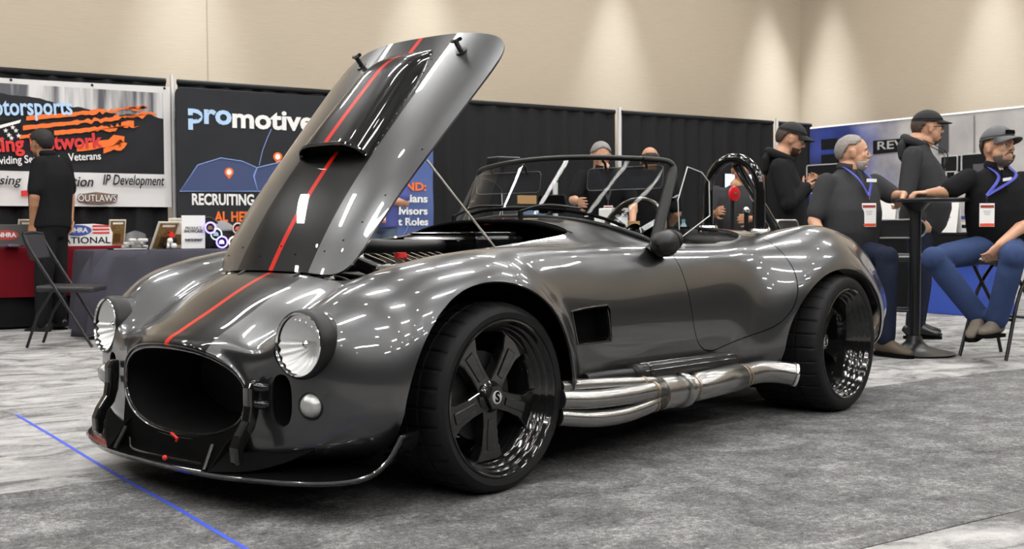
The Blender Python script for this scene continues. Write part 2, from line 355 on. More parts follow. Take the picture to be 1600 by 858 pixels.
def bspline_surface(T, nu, nv):
    T = T.copy()
    def padded(P):
        Q = np.zeros((P.shape[0]+2, P.shape[1]+2, 3)); Q[1:-1, 1:-1] = P
        Q[0, 1:-1] = 2*P[0]-P[1]; Q[-1, 1:-1] = 2*P[-1]-P[-2]
        mir = np.array([1, -1, 1])
        Q[:, 0] = Q[:, 2]*mir; Q[:, -1] = Q[:, -3]*mir; return Q
    P = T.copy()
    for k in range(6):
        Q = padded(P); A = (Q[:-2]+4*Q[1:-1]+Q[2:])/6; S = (A[:, :-2]+4*A[:, 1:-1]+A[:, 2:])/6
        P = P+(T-S)*.75
    Q = padded(P); n, m = P.shape[:2]
    def basis(k, cnt):
        s = np.linspace(0, k-1, cnt); i = np.minimum(s.astype(int), k-2); t = s-i
        B = np.zeros((cnt, k+2))
        for j, w in enumerate(((1-t)**3/6, (3*t**3-6*t**2+4)/6, (-3*t**3+3*t**2+3*t+1)/6, t**3/6)): B[np.arange(cnt), i+j] += w
        return B
    Bu, Bv = basis(n, nu), basis(m, nv)
    return np.einsum('ua,abk,vb->uvk', Bu, Q, Bv)
def grid_normals(S):
    du = np.gradient(S, axis=0); dv = np.gradient(S, axis=1); nn = np.cross(dv, du); l = np.linalg.norm(nn, axis=2, keepdims=True)
    return nn/np.maximum(l, 1e-9)
ARCH_F = (.065, .295, .405, .405)      # wheel arch ellipses: centre x, z, half axes
ARCH_R = (-2.25, .275, .425, .400)
def arch_e(p, A, up=True):
    x = p[:, 0]-A[0]; z = np.where(p[:, 2] > A[1], p[:, 2]-A[1], 0)
    return np.sqrt((x/A[2])**2+(z/A[3])**2)
NU, NV = 226, 131
def build_surface():
    S = bspline_surface(section_rows(), NU, NV); F = S.reshape(-1, 3)
    for A, amp, wd, rear in ((ARCH_F, FLARE_F, .155, .60), (ARCH_R, FLARE_R, .17, .2)):      # flared lips around the arches
        e = arch_e(F, A)-1; y = np.abs(F[:, 1])
        wv = np.where(F[:, 0] < A[0], wd*(1-rear*np.clip((A[0]-F[:, 0])/.3, 0, 1)), wd); g = np.exp(-(np.maximum(e, 0)*A[2]/wv)**2)*np.clip((y-.50)/.2, 0, 1)**2*(3-2*np.clip((y-.5)/.2, 0, 1))
        lift = np.clip((F[:, 2]-.12)/.2, 0, 1)
        F[:, 1] += amp*g*lift*np.sign(F[:, 1]+1e-12)
    S = F.reshape(NU, NV, 3); Nn = grid_normals(S)
    Nn[:, 0, 1] = 0; Nn[:, -1, 1] = 0
    mir = np.array([1, -1, 1])
    V = np.concatenate([S.reshape(-1, 3), (S*mir).reshape(-1, 3)]); NN = np.concatenate([Nn.reshape(-1, 3), (Nn*mir).reshape(-1, 3)])
    c = S[NU//2, NV//4]; 
    idx = lambda s, i, j: (i*NV+j) if (s == 0 or j in (0, NV-1)) else NU*NV+i*NV+j
    P = []
    for i in range(NU-1):
        for j in range(NV-1):
            P.append([idx(0, i, j), idx(0, i+1, j), idx(0, i+1, j+1), idx(0, i, j+1)])
            P.append([idx(1, i, j), idx(1, i, j+1), idx(1, i+1, j+1), idx(1, i+1, j)])
    NN /= np.linalg.norm(NN, axis=1, keepdims=True)
    k = (NU//2)*NV
    if NN[k][2] < 0: NN = -NN
    p = [q for q in P if k in q][0]; a, b, c = V[p[0]], V[p[1]], V[p[2]]
    if np.dot(np.cross(b-a, c-a), NN[k]) < 0: P = [q[::-1] for q in P]
    return V, NN, P
FLARE_F, FLARE_R = .055, .055
def clip(mesh, fn):
    V, NN, P = mesh; f = fn(V); keep = f > 0
    if keep.all(): return mesh
    nv = [*V]; nn = [*NN]; cache = {}; out = []
    def cut(a, b):
        k = (a, b) if a < b else (b, a)
        if k not in cache:
            t = f[k[0]]/(f[k[0]]-f[k[1]]); cache[k] = len(nv); nv.append(V[k[0]]*(1-t)+V[k[1]]*t); nn.append(NN[k[0]]*(1-t)+NN[k[1]]*t)
        return cache[k]
    for p in P:
        ks = [keep[i] for i in p]
        if all(ks): out.append(p); continue
        if not any(ks): continue
        q = []
        for i, a in enumerate(p):
            b = p[(i+1) % len(p)]
            if keep[a]: q.append(a)
            if keep[a] != keep[b]: q.append(cut(a, b))
        if len(q) >= 3: out.append(q)
    return np.array(nv), np.array(nn), out
def poly_sd(x, z, poly):               # signed distance, positive inside
    poly = np.array(poly, float); d = np.full(x.shape, 1e9); ins = np.zeros(x.shape, bool)
    for i in range(len(poly)):
        a, b = poly[i], poly[(i+1) % len(poly)]; e = b-a
        t = np.clip(((x-a[0])*e[0]+(z-a[1])*e[1])/(e@e), 0, 1)
        d = np.minimum(d, np.hypot(x-a[0]-t*e[0], z-a[1]-t*e[1]))
        c = ((a[1] > z) != (b[1] > z)) & (x < (b[0]-a[0])*(z-a[1])/((b[1]-a[1]) if b[1] != a[1] else 1e-12)+a[0]); ins ^= c
    return np.where(ins, d, -d)
def panel(name, mesh, m, parent, lip=.014):
    V, NN, P = mesh
    used = sorted({i for p in P for i in p}); mp = {k: q for q, k in enumerate(used)}
    V = V[used]; NN = NN[used]; NN = NN/np.maximum(np.linalg.norm(NN, axis=1, keepdims=True), 1e-9); P = [[mp[i] for i in p] for p in P]
    cnt = {}
    for p in P:
        for i, a in enumerate(p):
            b = p[(i+1) % len(p)]; k = (a, b) if a < b else (b, a); cnt[k] = None if k in cnt else (a, b)
    rim = [e for e in cnt.values() if e]
    nv = [tuple(v) for v in V]; nn = [tuple(v) for v in NN]; o1 = {}; o2 = {}
    for a, b in rim:
        for k in (a, b):
            if k not in o1:
                o1[k] = len(nv); nv.append(tuple(V[k])); nn.append(None)
                o2[k] = len(nv); nv.append(tuple(V[k]-NN[k]*lip)); nn.append(None)
        P.append([o1[b], o1[a], o2[a], o2[b]])
    me = bpy.data.meshes.new(name); me.from_pydata(nv, [], P); me.materials.append(m)
    me.polygons.foreach_set('use_smooth', [True]*len(me.polygons))
    me.update(); vn = me.vertex_normals
    nn = [tuple(vn[i].vector) if q is None else q for i, q in enumerate(nn)]
    me.normals_split_custom_set_from_vertices(nn)
    o = bpy.data.objects.new(name, me); COL.objects.link(o); o.parent = parent; return o
SURF = build_surface()
HOOD_X = (.333, -.83)
def hood_f(V, g=0):                    # > 0 inside the bonnet outline
    xc, hl = (HOOD_X[0]+HOOD_X[1])/2, (HOOD_X[0]-HOOD_X[1])/2
    x, y = V[:, 0], V[:, 1]; t = np.clip((HOOD_X[0]-x)/(2*hl), 0, 1); hw = .385+.095*t
    v = (np.abs((x-xc)/(hl+g))**9+np.abs(y/(hw+g))**9)**(1/9)
    return np.where(V[:, 2] > .45, (1-v)*.4, -1)
def cock_f(V):                         # cockpit opening
    x, y = V[:, 0], V[:, 1]; xc, hl = -1.58, .50
    w = .625+.0*x
    v = (np.abs((x-xc)/hl)**3.6+np.abs(y/w)**3.6)**(1/3.6)
    return np.where(V[:, 2] > .5, (1-v)*.5, -1)
DOOR = spline([(-1.165, .95), (-1.172, .76), (-1.19, .60), (-1.213, .47), (-1.25, .388), (-1.33, .352), (-1.45, .366), (-1.716, .412), (-1.83, .465), (-1.897, .55), (-1.928, .66), (-1.932, .76), (-1.932, .95)], 5)
VENT = [(-.417, .575), (-.614, .582), (-.632, .57), (-.645, .462), (-.63, .449), (-.445, .452), (-.428, .462), (-.402, .56)]
def side_in(V, poly): return np.where(np.abs(V[:, 1]) > .5, poly_sd(V[:, 0], V[:, 2], poly), -1)
DUCT = (.498, .352, .040, .080)        # brake duct ovals beside the mouth (y, z, half axes)
def duct_f(V):
    y = np.abs(V[:, 1])-DUCT[0]; z = V[:, 2]-DUCT[1]
    v = (np.abs(y/DUCT[2])**2.6+np.abs(z/DUCT[3])**2.6)**(1/2.6); return np.where(V[:, 0] > .45, (1-v)*.05, -1)
def arch_keep(V):
    f = None
    for A in (ARCH_F, ARCH_R):
        e = np.maximum((arch_e(V, A)-1)*A[2], (.57-np.abs(V[:, 1])))
        f = e if f is None else np.minimum(f, e)
    return f
sh = clip(SURF, arch_keep)
hood_m = clip(sh, lambda V: hood_f(V)); sh = clip(sh, lambda V: -hood_f(V, .004))
sh = clip(sh, lambda V: -cock_f(V)); door_m = clip(sh, lambda V: side_in(V, DOOR)-.0022)
sh = clip(sh, lambda V: -side_in(V, DOOR)-.0022); sh = clip(sh, lambda V: -side_in(V, VENT)); sh = clip(sh, lambda V: -duct_f(V)); sh = clip(sh, lambda V: np.where(V[:, 0] > .36, np.hypot(np.abs(V[:, 1])-.567, V[:, 2]-.525)-.101, 1))
body = panel('body_shell', sh, PAINT, car, .009)
for s in (1, -1):
    dm = clip(door_m, lambda V: V[:, 1]*s-.1); panel('door', dm, PAINT, car, .02)
hood_parent = bpy.data.objects.new('hood_panel', None)
hood = panel('bonnet', hood_m, PAINT, car, .010); bpy.data.objects.remove(hood_parent)
# raised about its front hinge
HINGE = Vector((.325, 0, .715)); HOOD_ANG = math.radians(41.2)
def hood_raise(o):
    R = Matrix.Rotation(HOOD_ANG, 4, 'Y'); o.matrix_local = Matrix.Translation(HINGE+Vector((0, 0, .012))) @ R @ Matrix.Translation(-HINGE)
hood_raise(hood)
_V, _Nn, _P = hood_m; _Nn = _Nn/np.maximum(np.linalg.norm(_Nn, axis=1, keepdims=True), 1e-9)
panel('bonnet_liner', (_V-_Nn*.010, -_Nn, [p[::-1] for p in _P]), M_SATIN, hood, .0005)
# ---------------------------------------------------------------- roadster: running gear and trim
from mathutils.bvhtree import BVHTree
_bvh = BVHTree.FromPolygons([tuple(v) for v in SURF[0]], [tuple(p) for p in SURF[2]])
def top_z(x, y):
    h = _bvh.ray_cast(Vector((x, y, 2)), Vector((0, 0, -1)))[0]; return h.z if h else .8
def surf_pt(p, d):
    h = _bvh.ray_cast(Vector(p), Vector(d)); return h[0], h[1]
# inner arches and floor
for s in (1, -1):
    for A, yo in ((ARCH_F, .80), (ARCH_R, .90)):
        mb = MB(); n = 24
        P = [(A[0]+(A[2]+.012)*math.cos(PI*i/n), A[1]+(A[3]+.012)*math.sin(PI*i/n)) for i in range(n+1)]
        P = [(P[0][0], .14)]+P+[(P[-1][0], .14 if A is ARCH_F else .28)]; k = len(P)
        V = [(a, s*y, b) for y in (yo-.05, .40) for a, b in P]
        mb.add(V, [(i, i+1, k+i+1, k+i) for i in range(k-1)]+[tuple(range(k, 2*k))]); mb.build('wheel_well', M_VOID, car, smooth=True)
MB().box((-1.15, 0, .15), (2.7, 1.1, .03)).build('floor_pan', M_VOID, car)
# wheels
def make_wheel(R, W, dish, s):
    w = bpy.data.objects.new('wheel', None); COL.objects.link(w); w.empty_display_size = .05
    n = 288
    prof = [(.258, -.002), (.266, .008), (.285, .012), (R-.022, .006), (R-.012, -.004), (R-.004, -.022), (R, -.045)]
    g = []
    for c in (.30, .5, .70): g += [(R, -W*c+.012), (R-.007, -W*c+.010), (R-.007, -W*c+.002), (R, -W*c)]
    prof += g+[(R, -W+.045), (R-.012, -W+.004), (R-.03, -W), (.27, -W)]
    mb = MB(); V = []; F = []; k = len(prof)
    for i, (r, h) in enumerate(prof):
        for j in range(n):
            a = 2*PI*j/n; slit = (j % 9) == 0; rr = r-(.006 if slit and 4 <= i <= k-4 and not (.286 > r) else 0)
            if i == 4 and slit: rr = r
            V.append((rr*math.sin(a), h, rr*math.cos(a)))
    for i in range(k-1): F += [(i*n+j, i*n+(j+1) % n, (i+1)*n+(j+1) % n, (i+1)*n+j) for j in range(n)]
    mb.add(V, F); tyre = mb.build('tyre', M_RUB, w, smooth=True, angle=35)
    MB().lathe([(.2635, -.004), (.262, .008), (.256, .010), (.250, .004), (.247, -.012), (.243, -.016), (.239, -.018), (.237, -.034), (.233, -.038), (.229, -.040), (.227, -.058), (.222, -.062), (.219, -.064), (.217, -.10), (.21, -.11), (.208, -W+.02)], 96, ax='Y').build('rim', M_GLOSS, w, smooth=True, angle=60)
    MB().lathe([(0, -dish-.055), (.15, -dish-.055), (.15, -dish-.075), (0, -dish-.075)], 48, ax='Y').build('brake_disc', mat('dark_iron', (.05, .05, .05), .45, .8), w)
    out = [(-.036, .02), (-.034, .10), (-.040, .16), (-.062, .205), (-.085, .216), (.085, .216), (.062, .205), (.040, .16), (.034, .10), (.036, .02)]
    sp0 = None
    for i in range(5):
        a = 2*PI*i/5+.63
        if sp0 is None:
            mb = MB().prism(out, .042, (0, -dish-.02, 0)); sp0 = mb.build('spoke', M_GLOSS, w, bevel=.011, seg=3); o = sp0
            gr = MB().prism([(-.014, .075), (-.02, .18), (.02, .18), (.014, .075)], .008, (0, -dish+.001, 0)).build('spoke_recess', M_GLOSS, w, bevel=.003)
        else:
            o = sp0.copy(); COL.objects.link(o); o.parent = w; q = gr.copy(); COL.objects.link(q); q.parent = w; q.rotation_euler = (0, a, 0)
        o.rotation_euler = (0, a, 0)
        if i == 0: gr.rotation_euler = (0, a, 0)
    hub = MB().lathe([(0, -dish+.012), (.040, -dish+.012), (.044, -dish+.008), (.062, -dish-.005), (.066, -dish-.03), (.05, -dish-.06)], 36, ax='Y').build('hub', M_GLOSS, w, smooth=True)
    nut = MB().prism([(.044*math.cos(PI*i/3), .044*math.sin(PI*i/3)) for i in range(6)], .03, (0, -dish+.014, 0)).build('centre_nut', M_GLOSS, w, bevel=.004)
    cap = MB().lathe([(0, -dish+.032), (.021, -dish+.032), (.023, -dish+.028), (.023, -dish+.01)], 32, ax='Y').build('centre_cap', mat('cap_silver', (.62, .62, .61), .3, .6), w, smooth=True)
    tx = text('S', .046, M_VOID, (0, -dish+.0325, 0), (PI/2, 0, PI), w, 'cap_letter', font_bold=.002, sx=1.0, depth=.0008)
    for i in range(5):
        a = 2*PI*i/5
        MB().lathe([(0, 0), (.007, 0), (.007, -.02)], 10, (.052*math.cos(a), -dish-.0, .052*math.sin(a)), 'Y').build('wheel_bolt', M_CHROME, w)
    w.parent = car
    if s < 0: w.rotation_euler = (0, 0, PI)
    return w
for s in (1, -1):
    w = make_wheel(.3185, .27, .058, s); w.location = (0, s*.804, .3105)
    w = make_wheel(.3275, .36, .135, s); w.location = (-2.286, s*.945, .3195)
# mouth: black duct, radiator and fins
rows = section_rows(); ring0 = [tuple(p) for p in rows[0]]
full = ring0+[(x, -y, z) for x, y, z in ring0[-2:0:-1]]
full = spline(full, 4, closed=True); k = len(full)
mb = MB(); V = []
for dx, sc in ((.0, 1), (-.06, .985), (-.22, .93), (-.30, .90)):
    V += [(x+dx if dx == 0 else .70+dx, y*sc, .345+(z-.345)*sc) for x, y, z in full]
mb.add(V, [(i*k+j, i*k+(j+1) % k, (i+1)*k+(j+1) % k, (i+1)*k+j) for i in range(3) for j in range(k)]); duct = mb.build('nose_duct', M_SATIN, car, smooth=True, angle=70)
MB().box((.405, 0, .345), (.02, .66, .28)).build('radiator', mat('radiator_core', (.015, .015, .016), .5), car)
M_FIN = mat('fin_grey', (.07, .07, .072), .4, .4)
for i in range(24):
    z = .222+.0108*i; ym = .352*max(.05, 1-abs((z-.347)/.148)**2.35)**(1/2.35)-.004
    if ym < .17: continue
    a, b = Vector((.692, ym, z)), Vector((.47, .145, z)); d_ = a-b
    MB().box((a+b)/2, (d_.length, .012, .0042), (0, 0, math.atan2(d_.y, d_.x))).build('grille_fin', M_FIN, car)
MB().box((.575, .262, .345), (.30, .004, .25), (0, 0, math.atan2(.207, .222))).build('grille_backing', M_VOID, car)
MB().tube([(.475, .14, .47), (.475, .145, .22)], .005, 8).build('duct_divider', M_FIN, car)
M_LIP = mat('lip_trim', (.03, .03, .03), .2, .6, coat=1)
MB().tube([(x+.002, y, z) for x, y, z in full], .006, 8, closed=True).build('mouth_trim', M_LIP, car, smooth=True)
# headlamps
M_LENS = thin_glass('lamp_glass', (.97, .97, .97), .03, .01)
PAINT_L = mat('gunmetal_paint', (.090, .0905, .093), .30, .9, coat=1, coatr=.015)
M_REFL = mat('lamp_reflector', (.80, .80, .79), .35, .35)
for s in (1, -1):
    h = bpy.data.objects.new('headlamp', None); COL.objects.link(h); h.parent = car; h.location = (.648, s*.567, .525); h.rotation_euler = (0, -.06, s*.10)
    mb = MB().lathe([(.104, -.045), (.112, -.10), (.122, -.17), (.132, -.26)], 64, ax='X'); mb.build('bucket', PAINT_L, h, smooth=True)
    MB().lathe([(.092, .002), (.095, .010), (.101, .009), (.106, -.004), (.108, -.025), (.107, -.052)], 64, ax='X').build('bezel', M_SATIN, h, smooth=True, angle=60)
    MB().lathe([(0, .026), (.03, .0245), (.06, .019), (.085, .008), (.096, -.002)], 48, ax='X').build('lens', M_LENS, h, smooth=True)
    mb = MB(); V = []; F = []; n = 96
    pr = [(.015, -.062), (.035, -.058), (.055, -.048), (.075, -.03), (.092, -.003)]
    for i, (r, x) in enumerate(pr):
        for j in range(n):
            a = 2*PI*j/n; fl = .005*math.sin(a*22)*(i/4) if math.sin(a) < .15 else 0
            V.append((x+fl, r*math.cos(a), r*math.sin(a)))
    for i in range(4): F += [(i*n+j, i*n+(j+1) % n, (i+1)*n+(j+1) % n, (i+1)*n+j) for j in range(n)]
    F.append(tuple(range(n))); mb.add(V, F).build('reflector', M_REFL, h, smooth=True, angle=80)
    mb = MB().tube([(-.06, 0, 0), (-.02, 0, 0), (-.012, 0, 0)], [.010, .013, .004], 12); mb.build('bulb_shield', M_CHROME, h, smooth=True)
    MB().lathe([(.092, .006), (.096, .012), (.098, .006)], 48, ax='X').build('lens_ring', M_CHROME, h, smooth=True)
    # indicator below
    t = bpy.data.objects.new('indicator_lamp', None); COL.objects.link(t); t.parent = car; t.location = (.628, s*.600, .343); t.rotation_euler = (0, 0, s*.35)
    MB().lathe([(.036, .012), (.041, .016), (.046, .010), (.048, -.05)], 32, ax='X').build('bezel', M_SATIN, t, smooth=True)
    MB().lathe([(0, .038), (.012, .037), (.024, .032), (.033, .022), (.037, .008)], 28, ax='X').build('lens', mat('clear_ribbed_lens', (.42, .42, .41), .25, .4, coat=1), t, smooth=True)
    # brake duct cup
    n = 28; mb = MB(); V = []
    for x, q in ((.0, 1.05), (-.10, .9), (-.16, .6)):
        for j in range(n):
            a = 2*PI*j/n; y = DUCT[0]+DUCT[2]*q*math.copysign(abs(math.cos(a))**.77, math.cos(a)); z = DUCT[1]+DUCT[3]*q*math.copysign(abs(math.sin(a))**.77, math.sin(a))
            if x == 0:
                hh = surf_pt((1.2, s*y, z), (-1, 0, 0))[0]; x0 = (hh.x if hh else .65)-.012
                V.append((x0, s*y, z))
            else: V.append((.66+x, s*y, z))
    mb.add(V, [(i*n+j, i*n+(j+1) % n, (i+1)*n+(j+1) % n, (i+1)*n+j) for i in range(2) for j in range(n)]+[tuple(range(2*n, 3*n))]); mb.build('brake_duct', M_VOID, car, smooth=True)
    # quick-jack bumper bar
    q = bpy.data.objects.new('bumper_bar', None); COL.objects.link(q); q.parent = car
    prof = [(.695, .415), (.725, .412), (.738, .39), (.738, .335), (.746, .29), (.775, .25), (.79, .215), (.788, .17), (.775, .155), (.76, .165), (.758, .20), (.742, .235), (.715, .265), (.70, .31), (.695, .36)]
    MB().prism(prof, .038, (0, s*.415, 0)).build('bar', M_GLOSS, q, bevel=.009, seg=3)
    for z in (.392, .340):
        MB().tube([(.715, s*.40, z), (.712, s*.432, z), (.70, s*.447, z-.002), (.685, s*.453, z-.004)], [.008, .014, .016, .012], 12).build('mount', M_GLOSS, q, smooth=True)
# splitter and chin
def splitter_edge():
    half = [(.812, 0, .122), (.806, .2, .122), (.785, .38, .123), (.715, .60, .126), (.635, .72, .130), (.575, .79, .150), (.535, .828, .195), (.498, .845, .262)]
    h = spline(half, 6); return [(x, -y, z) for x, y, z in h[:0:-1]]+h
ed = splitter_edge(); mb = MB(); V = []; k = len(ed)
for x, y, z in ed:
    t = min(1, abs(y)/.84); inx = .50-.10*t
    V += [(x, y, z), (inx, y*.97, .155 if abs(y) < .7 else .155+(z-.13)*.8)]
V += [(x-.004, y, z-.012) for x, y, z in ed]
F = [(2*i, 2*i+2, 2*i+3, 2*i+1) for i in range(k-1)]+[(2*i, 2*k+i, 2*k+i+1, 2*i+2) for i in range(k-1)]
mb.add(V, F); spl = mb.build('splitter', M_GLOSS, car, smooth=True, angle=50, solid=.006)
MB().tube([(x, y, z-.002) for x, y, z in ed], .0045, 8).build('splitter_edge_bead', mat('gloss_grey_edge', (.05, .05, .052), .15, coat=1), car, smooth=True)
for s in (1, -1):
    MB().prism([(.80, .125), (.69, .125), (.62, .215), (.69, .24), (.735, .205)], .008, (0, s*.30, 0)).build('splitter_strake', M_VOID, car)
    MB().tube([(.752, s*.26, .20), (.77, s*.265, .165), (.79, s*.27, .128)], .008, 8).build('splitter_stay', M_CHROME if s < 0 else M_GLOSS, car, smooth=True)
    pts = spline([(.80, s*.30, .127), (.74, s*.42, .135), (.68, s*.52, .165), (.63, s*.60, .205)], 5)
    mb = MB(); V = []
    for x, y, z in pts: V += [(x, y, z), (x-.06, y-s*.02, z+.05)]
    mb.add(V, [(2*i, 2*i+2, 2*i+3, 2*i+1) for i in range(len(pts)-1)]); mb.build('side_canard', M_VOID, car, solid=.004)
mb = MB(); V = []
ch = [(x, y, z) for x, y, z in full if z < .30]; ch.sort(key=lambda p: p[1]); kk = len(ch)
for x, y, z in ch: V += [(x+.012, y*1.01, z-.004), (x+.02, y*1.05, .118)]
mb.add(V, [(2*i, 2*i+2, 2*i+3, 2*i+1) for i in range(kk-1)]); mb.build('chin_panel', M_VOID, car, smooth=True)
MB().tube(spline([(.762, -.22, .165), (.785, -.16, .14), (.79, 0, .138), (.77, .22, .137)], 6), .004, 8).build('chin_bead', M_LIP, car, smooth=True)
MB().tube(spline([(.752, .03, .208), (.768, .05, .213), (.764, .075, .198), (.758, .06, .188)], 5), .0045, 8).build('tow_strap', M_RED, car, smooth=True)
MB().ball((.800, .06, .14), (.007, .011, .009)).build('tow_eye', M_RED, car, smooth=True)
# side vents
for s in (1, -1):
    c = MB(); n = len(VENT); V = [(a, s*.70, b) for a, b in VENT]
    c.add([(a*1.0-.0, s*.775, b) for a, b in VENT]+V, [(i, (i+1) % n, n+(i+1) % n, n+i) for i in range(n)]+[tuple(range(n, 2*n))]); c.build('side_vent', M_VOID, car)
    pts = []
    for a, b in spline(VENT, 3, closed=True):
        h = surf_pt((a, s*1.4, b), (0, -s, 0))[0]; pts.append((a, (h.y if h else s*.77)+s*.001, b))
    MB().tube(pts, .0035, 8, closed=True).build('vent_trim', M_LIP, car, smooth=True)
# side pipes
ex = bpy.data.objects.new('side_exhaust', None); COL.objects.link(ex); ex.parent = car
for pts, r in (([(-.30, .80, .315), (-.50, .825, .305), (-.66, .85, .295), (-.78, .862, .285), (-.86, .865, .262)], .024),
               ([(-.28, .82, .275), (-.42, .855, .262), (-.60, .875, .258), (-.74, .878, .258), (-.88, .872, .245)], .034),
               ([(-.28, .81, .215), (-.42, .85, .195), (-.56, .868, .190), (-.70, .872, .200), (-.80, .87, .216), (-.90, .868, .23)], .033),
               ([(-.28, .76, .225), (-.5, .80, .215), (-.7, .83, .225), (-.9, .86, .24)], .030)):
    MB().tube(spline(pts, 5), r, 18).build('primary_pipe', M_STEEL, ex, smooth=True)
for x, y, z, r in ((-.72, .855, .29, .0275), (-.76, .877, .257, .037), (-.77, .87, .209, .036)):
    MB().tube([(x+.006, y, z), (x-.006, y, z)], r, 18).build('weld_bead', M_WELD, ex, smooth=True)
MB().tube(spline([(-.80, .868, .243), (-.88, .868, .240), (-.955, .866, .236), (-1.0, .864, .236)], 4), [.066]*5+[.064, .062, .060, .058, .056, .055, .054, .054], 28).build('collector', M_STEEL, ex, smooth=True)
MB().tube([(-.955, .866, .236), (-.962, .866, .236), (-.985, .866, .236), (-.992, .866, .236)], [.060, .070, .070, .060], 28).build('clamp_ring', M_STEEL, ex, smooth=True)
MB().tube([(-1.0, .865, .236), (-1.06, .865, .237), (-1.07, .865, .237), (-1.40, .868, .243), (-1.41, .868, .243), (-1.47, .869, .244)], [.050, .050, .058, .058, .050, .048], 28).build('muffler', M_STEEL, ex, smooth=True)
for x in (-1.045, -1.43, -1.455): MB().tube([(x+.005, .867, .242 if x < -1.2 else .236), (x-.005, .867, .242 if x < -1.2 else .236)], .0515, 24).build('weld_bead', M_WELD, ex, smooth=True)
tp = spline([(-1.47, .869, .244), (-1.56, .872, .247), (-1.63, .886, .245), (-1.69, .918, .238), (-1.735, .962, .228)], 5)
mb = MB().tube(tp, .048, 28, cap=False); mb.tube(tp[::-1], .0455, 28, cap=False); mb.build('tail_pipe', M_STEEL, ex, smooth=True)
e1 = Vector(tp[-1]); ed_ = (Vector(tp[-1])-Vector(tp[-2])).normalized()
MB().tube([e1-ed_*.01, e1+ed_*.006], [.049, .052], 28, cap=False).build('tip_ring', M_CHROME, ex, smooth=True, solid=.004)
MB().tube(spline([(-.45, .795, .325), (-.60, .81, .325), (-.71, .825, .322)], 4), .022, 16).build('heat_shield_elbow', M_SATIN, ex, smooth=True)
MB().tube([(-.70, .826, .322), (-.71, .826, .322), (-1.42, .828, .312), (-1.45, .828, .312)], [.024, .036, .036, .02], 24).build('heat_shield', M_SATIN, ex, smooth=True)
for a in (15, 45, 75): MB().tube([(-.74, .826+.036*math.cos(math.radians(a)), .322+.036*math.sin(math.radians(a))), (-1.40, .828+.036*math.cos(math.radians(a)), .312+.036*math.sin(math.radians(a)))], .003, 6).build('shield_rib', M_GLOSS, ex)
MB().tube([(-.775, .826, .321), (-.79, .826, .321)], .039, 24).build('shield_band', M_GLOSS, ex, smooth=True)
# windscreen
ws = bpy.data.objects.new('windscreen', None); COL.objects.link(ws); ws.parent = car
BT = [(-1.175, .605, .803), (-1.135, .55, .838), (-1.05, .40, .888), (-1.0, .2, .915), (-.985, 0, .924)]
TP = [(-1.365, .578, 1.135), (-1.345, .545, 1.162), (-1.285, .40, 1.176), (-1.245, .2, 1.188), (-1.232, 0, 1.192)]
mirror = lambda L: L+[(x, -y, z) for x, y, z in L[-2::-1]]
bt = spline(mirror(BT), 5); tp_ = spline(mirror(TP), 5); k = len(bt)
fr = [bt[0]]+[tuple(np.array(bt[0])*(1-t)+np.array(tp_[0])*t) for t in (.3, .6, .9)]+tp_+[tuple(np.array(bt[-1])*(1-t)+np.array(tp_[-1])*t) for t in (.9, .6, .3)]+[bt[-1]]
MB().tube(fr, [(.015, .026)]*4+[(.013, .012)]*len(tp_)+[(.015, .026)]*4, 12).build('screen_frame', M_SATIN, ws, smooth=True)
MB().tube(bt, .012, 10).build('base_seal', M_SATIN, ws, smooth=True)
mb = MB(); V = []
for i in range(7): V += [tuple(np.array(a)*(1-i/6)+np.array(b)*i/6) for a, b in zip(bt, tp_)]
mb.add(V, [(i*k+j, i*k+j+1, (i+1)*k+j+1, (i+1)*k+j) for i in range(6) for j in range(k-1)]); mb.build('glass', M_GLASSD, ws, smooth=True)
M_TINT = mat('smoked_acrylic', (.05, .05, .055), .08, alpha=.62)
for s, y in ((1, .345), (-1, -.345)):
    MB().prism(rrect(.41, .10, .02), .004, (0, 0, 0), 'X').xf(Matrix.Translation((-1.325 if s > 0 else -1.325, y, 1.092)) @ Matrix.Rotation(-.12, 4, 'Y')).build('sun_visor', M_TINT, ws)
    MB().tube([(p_[0], p_[1], p_[2]) for p_ in [Matrix.Translation((-1.322, y, 1.092)) @ Matrix.Rotation(-.12, 4, 'Y') @ Vector((0, a, b)) for a, b in rrect(.41, .10, .02)]], .0018, 6, closed=True).build('visor_edge', mat('visor_edge_grey', (.10, .10, .10), .3), ws)
    for dy in (-.10, .12): MB().tube([(-1.29, y+dy, 1.18), (-1.315, y+dy, 1.16), (-1.322, y+dy, 1.13)], .006, 8).build('visor_clip', M_SATIN, ws, smooth=True)
MB().prism(rrect(.155, .085, .018), .018, (-1.20, .03, .982), 'X').build('rear_view_mirror', M_GLOSS, car, bevel=.004)
MB().tube([(-1.19, .03, .945), (-1.16, .03, .925), (-1.13, .03, .905)], .008, 8).build('mirror_stem', M_SATIN, car, smooth=True)
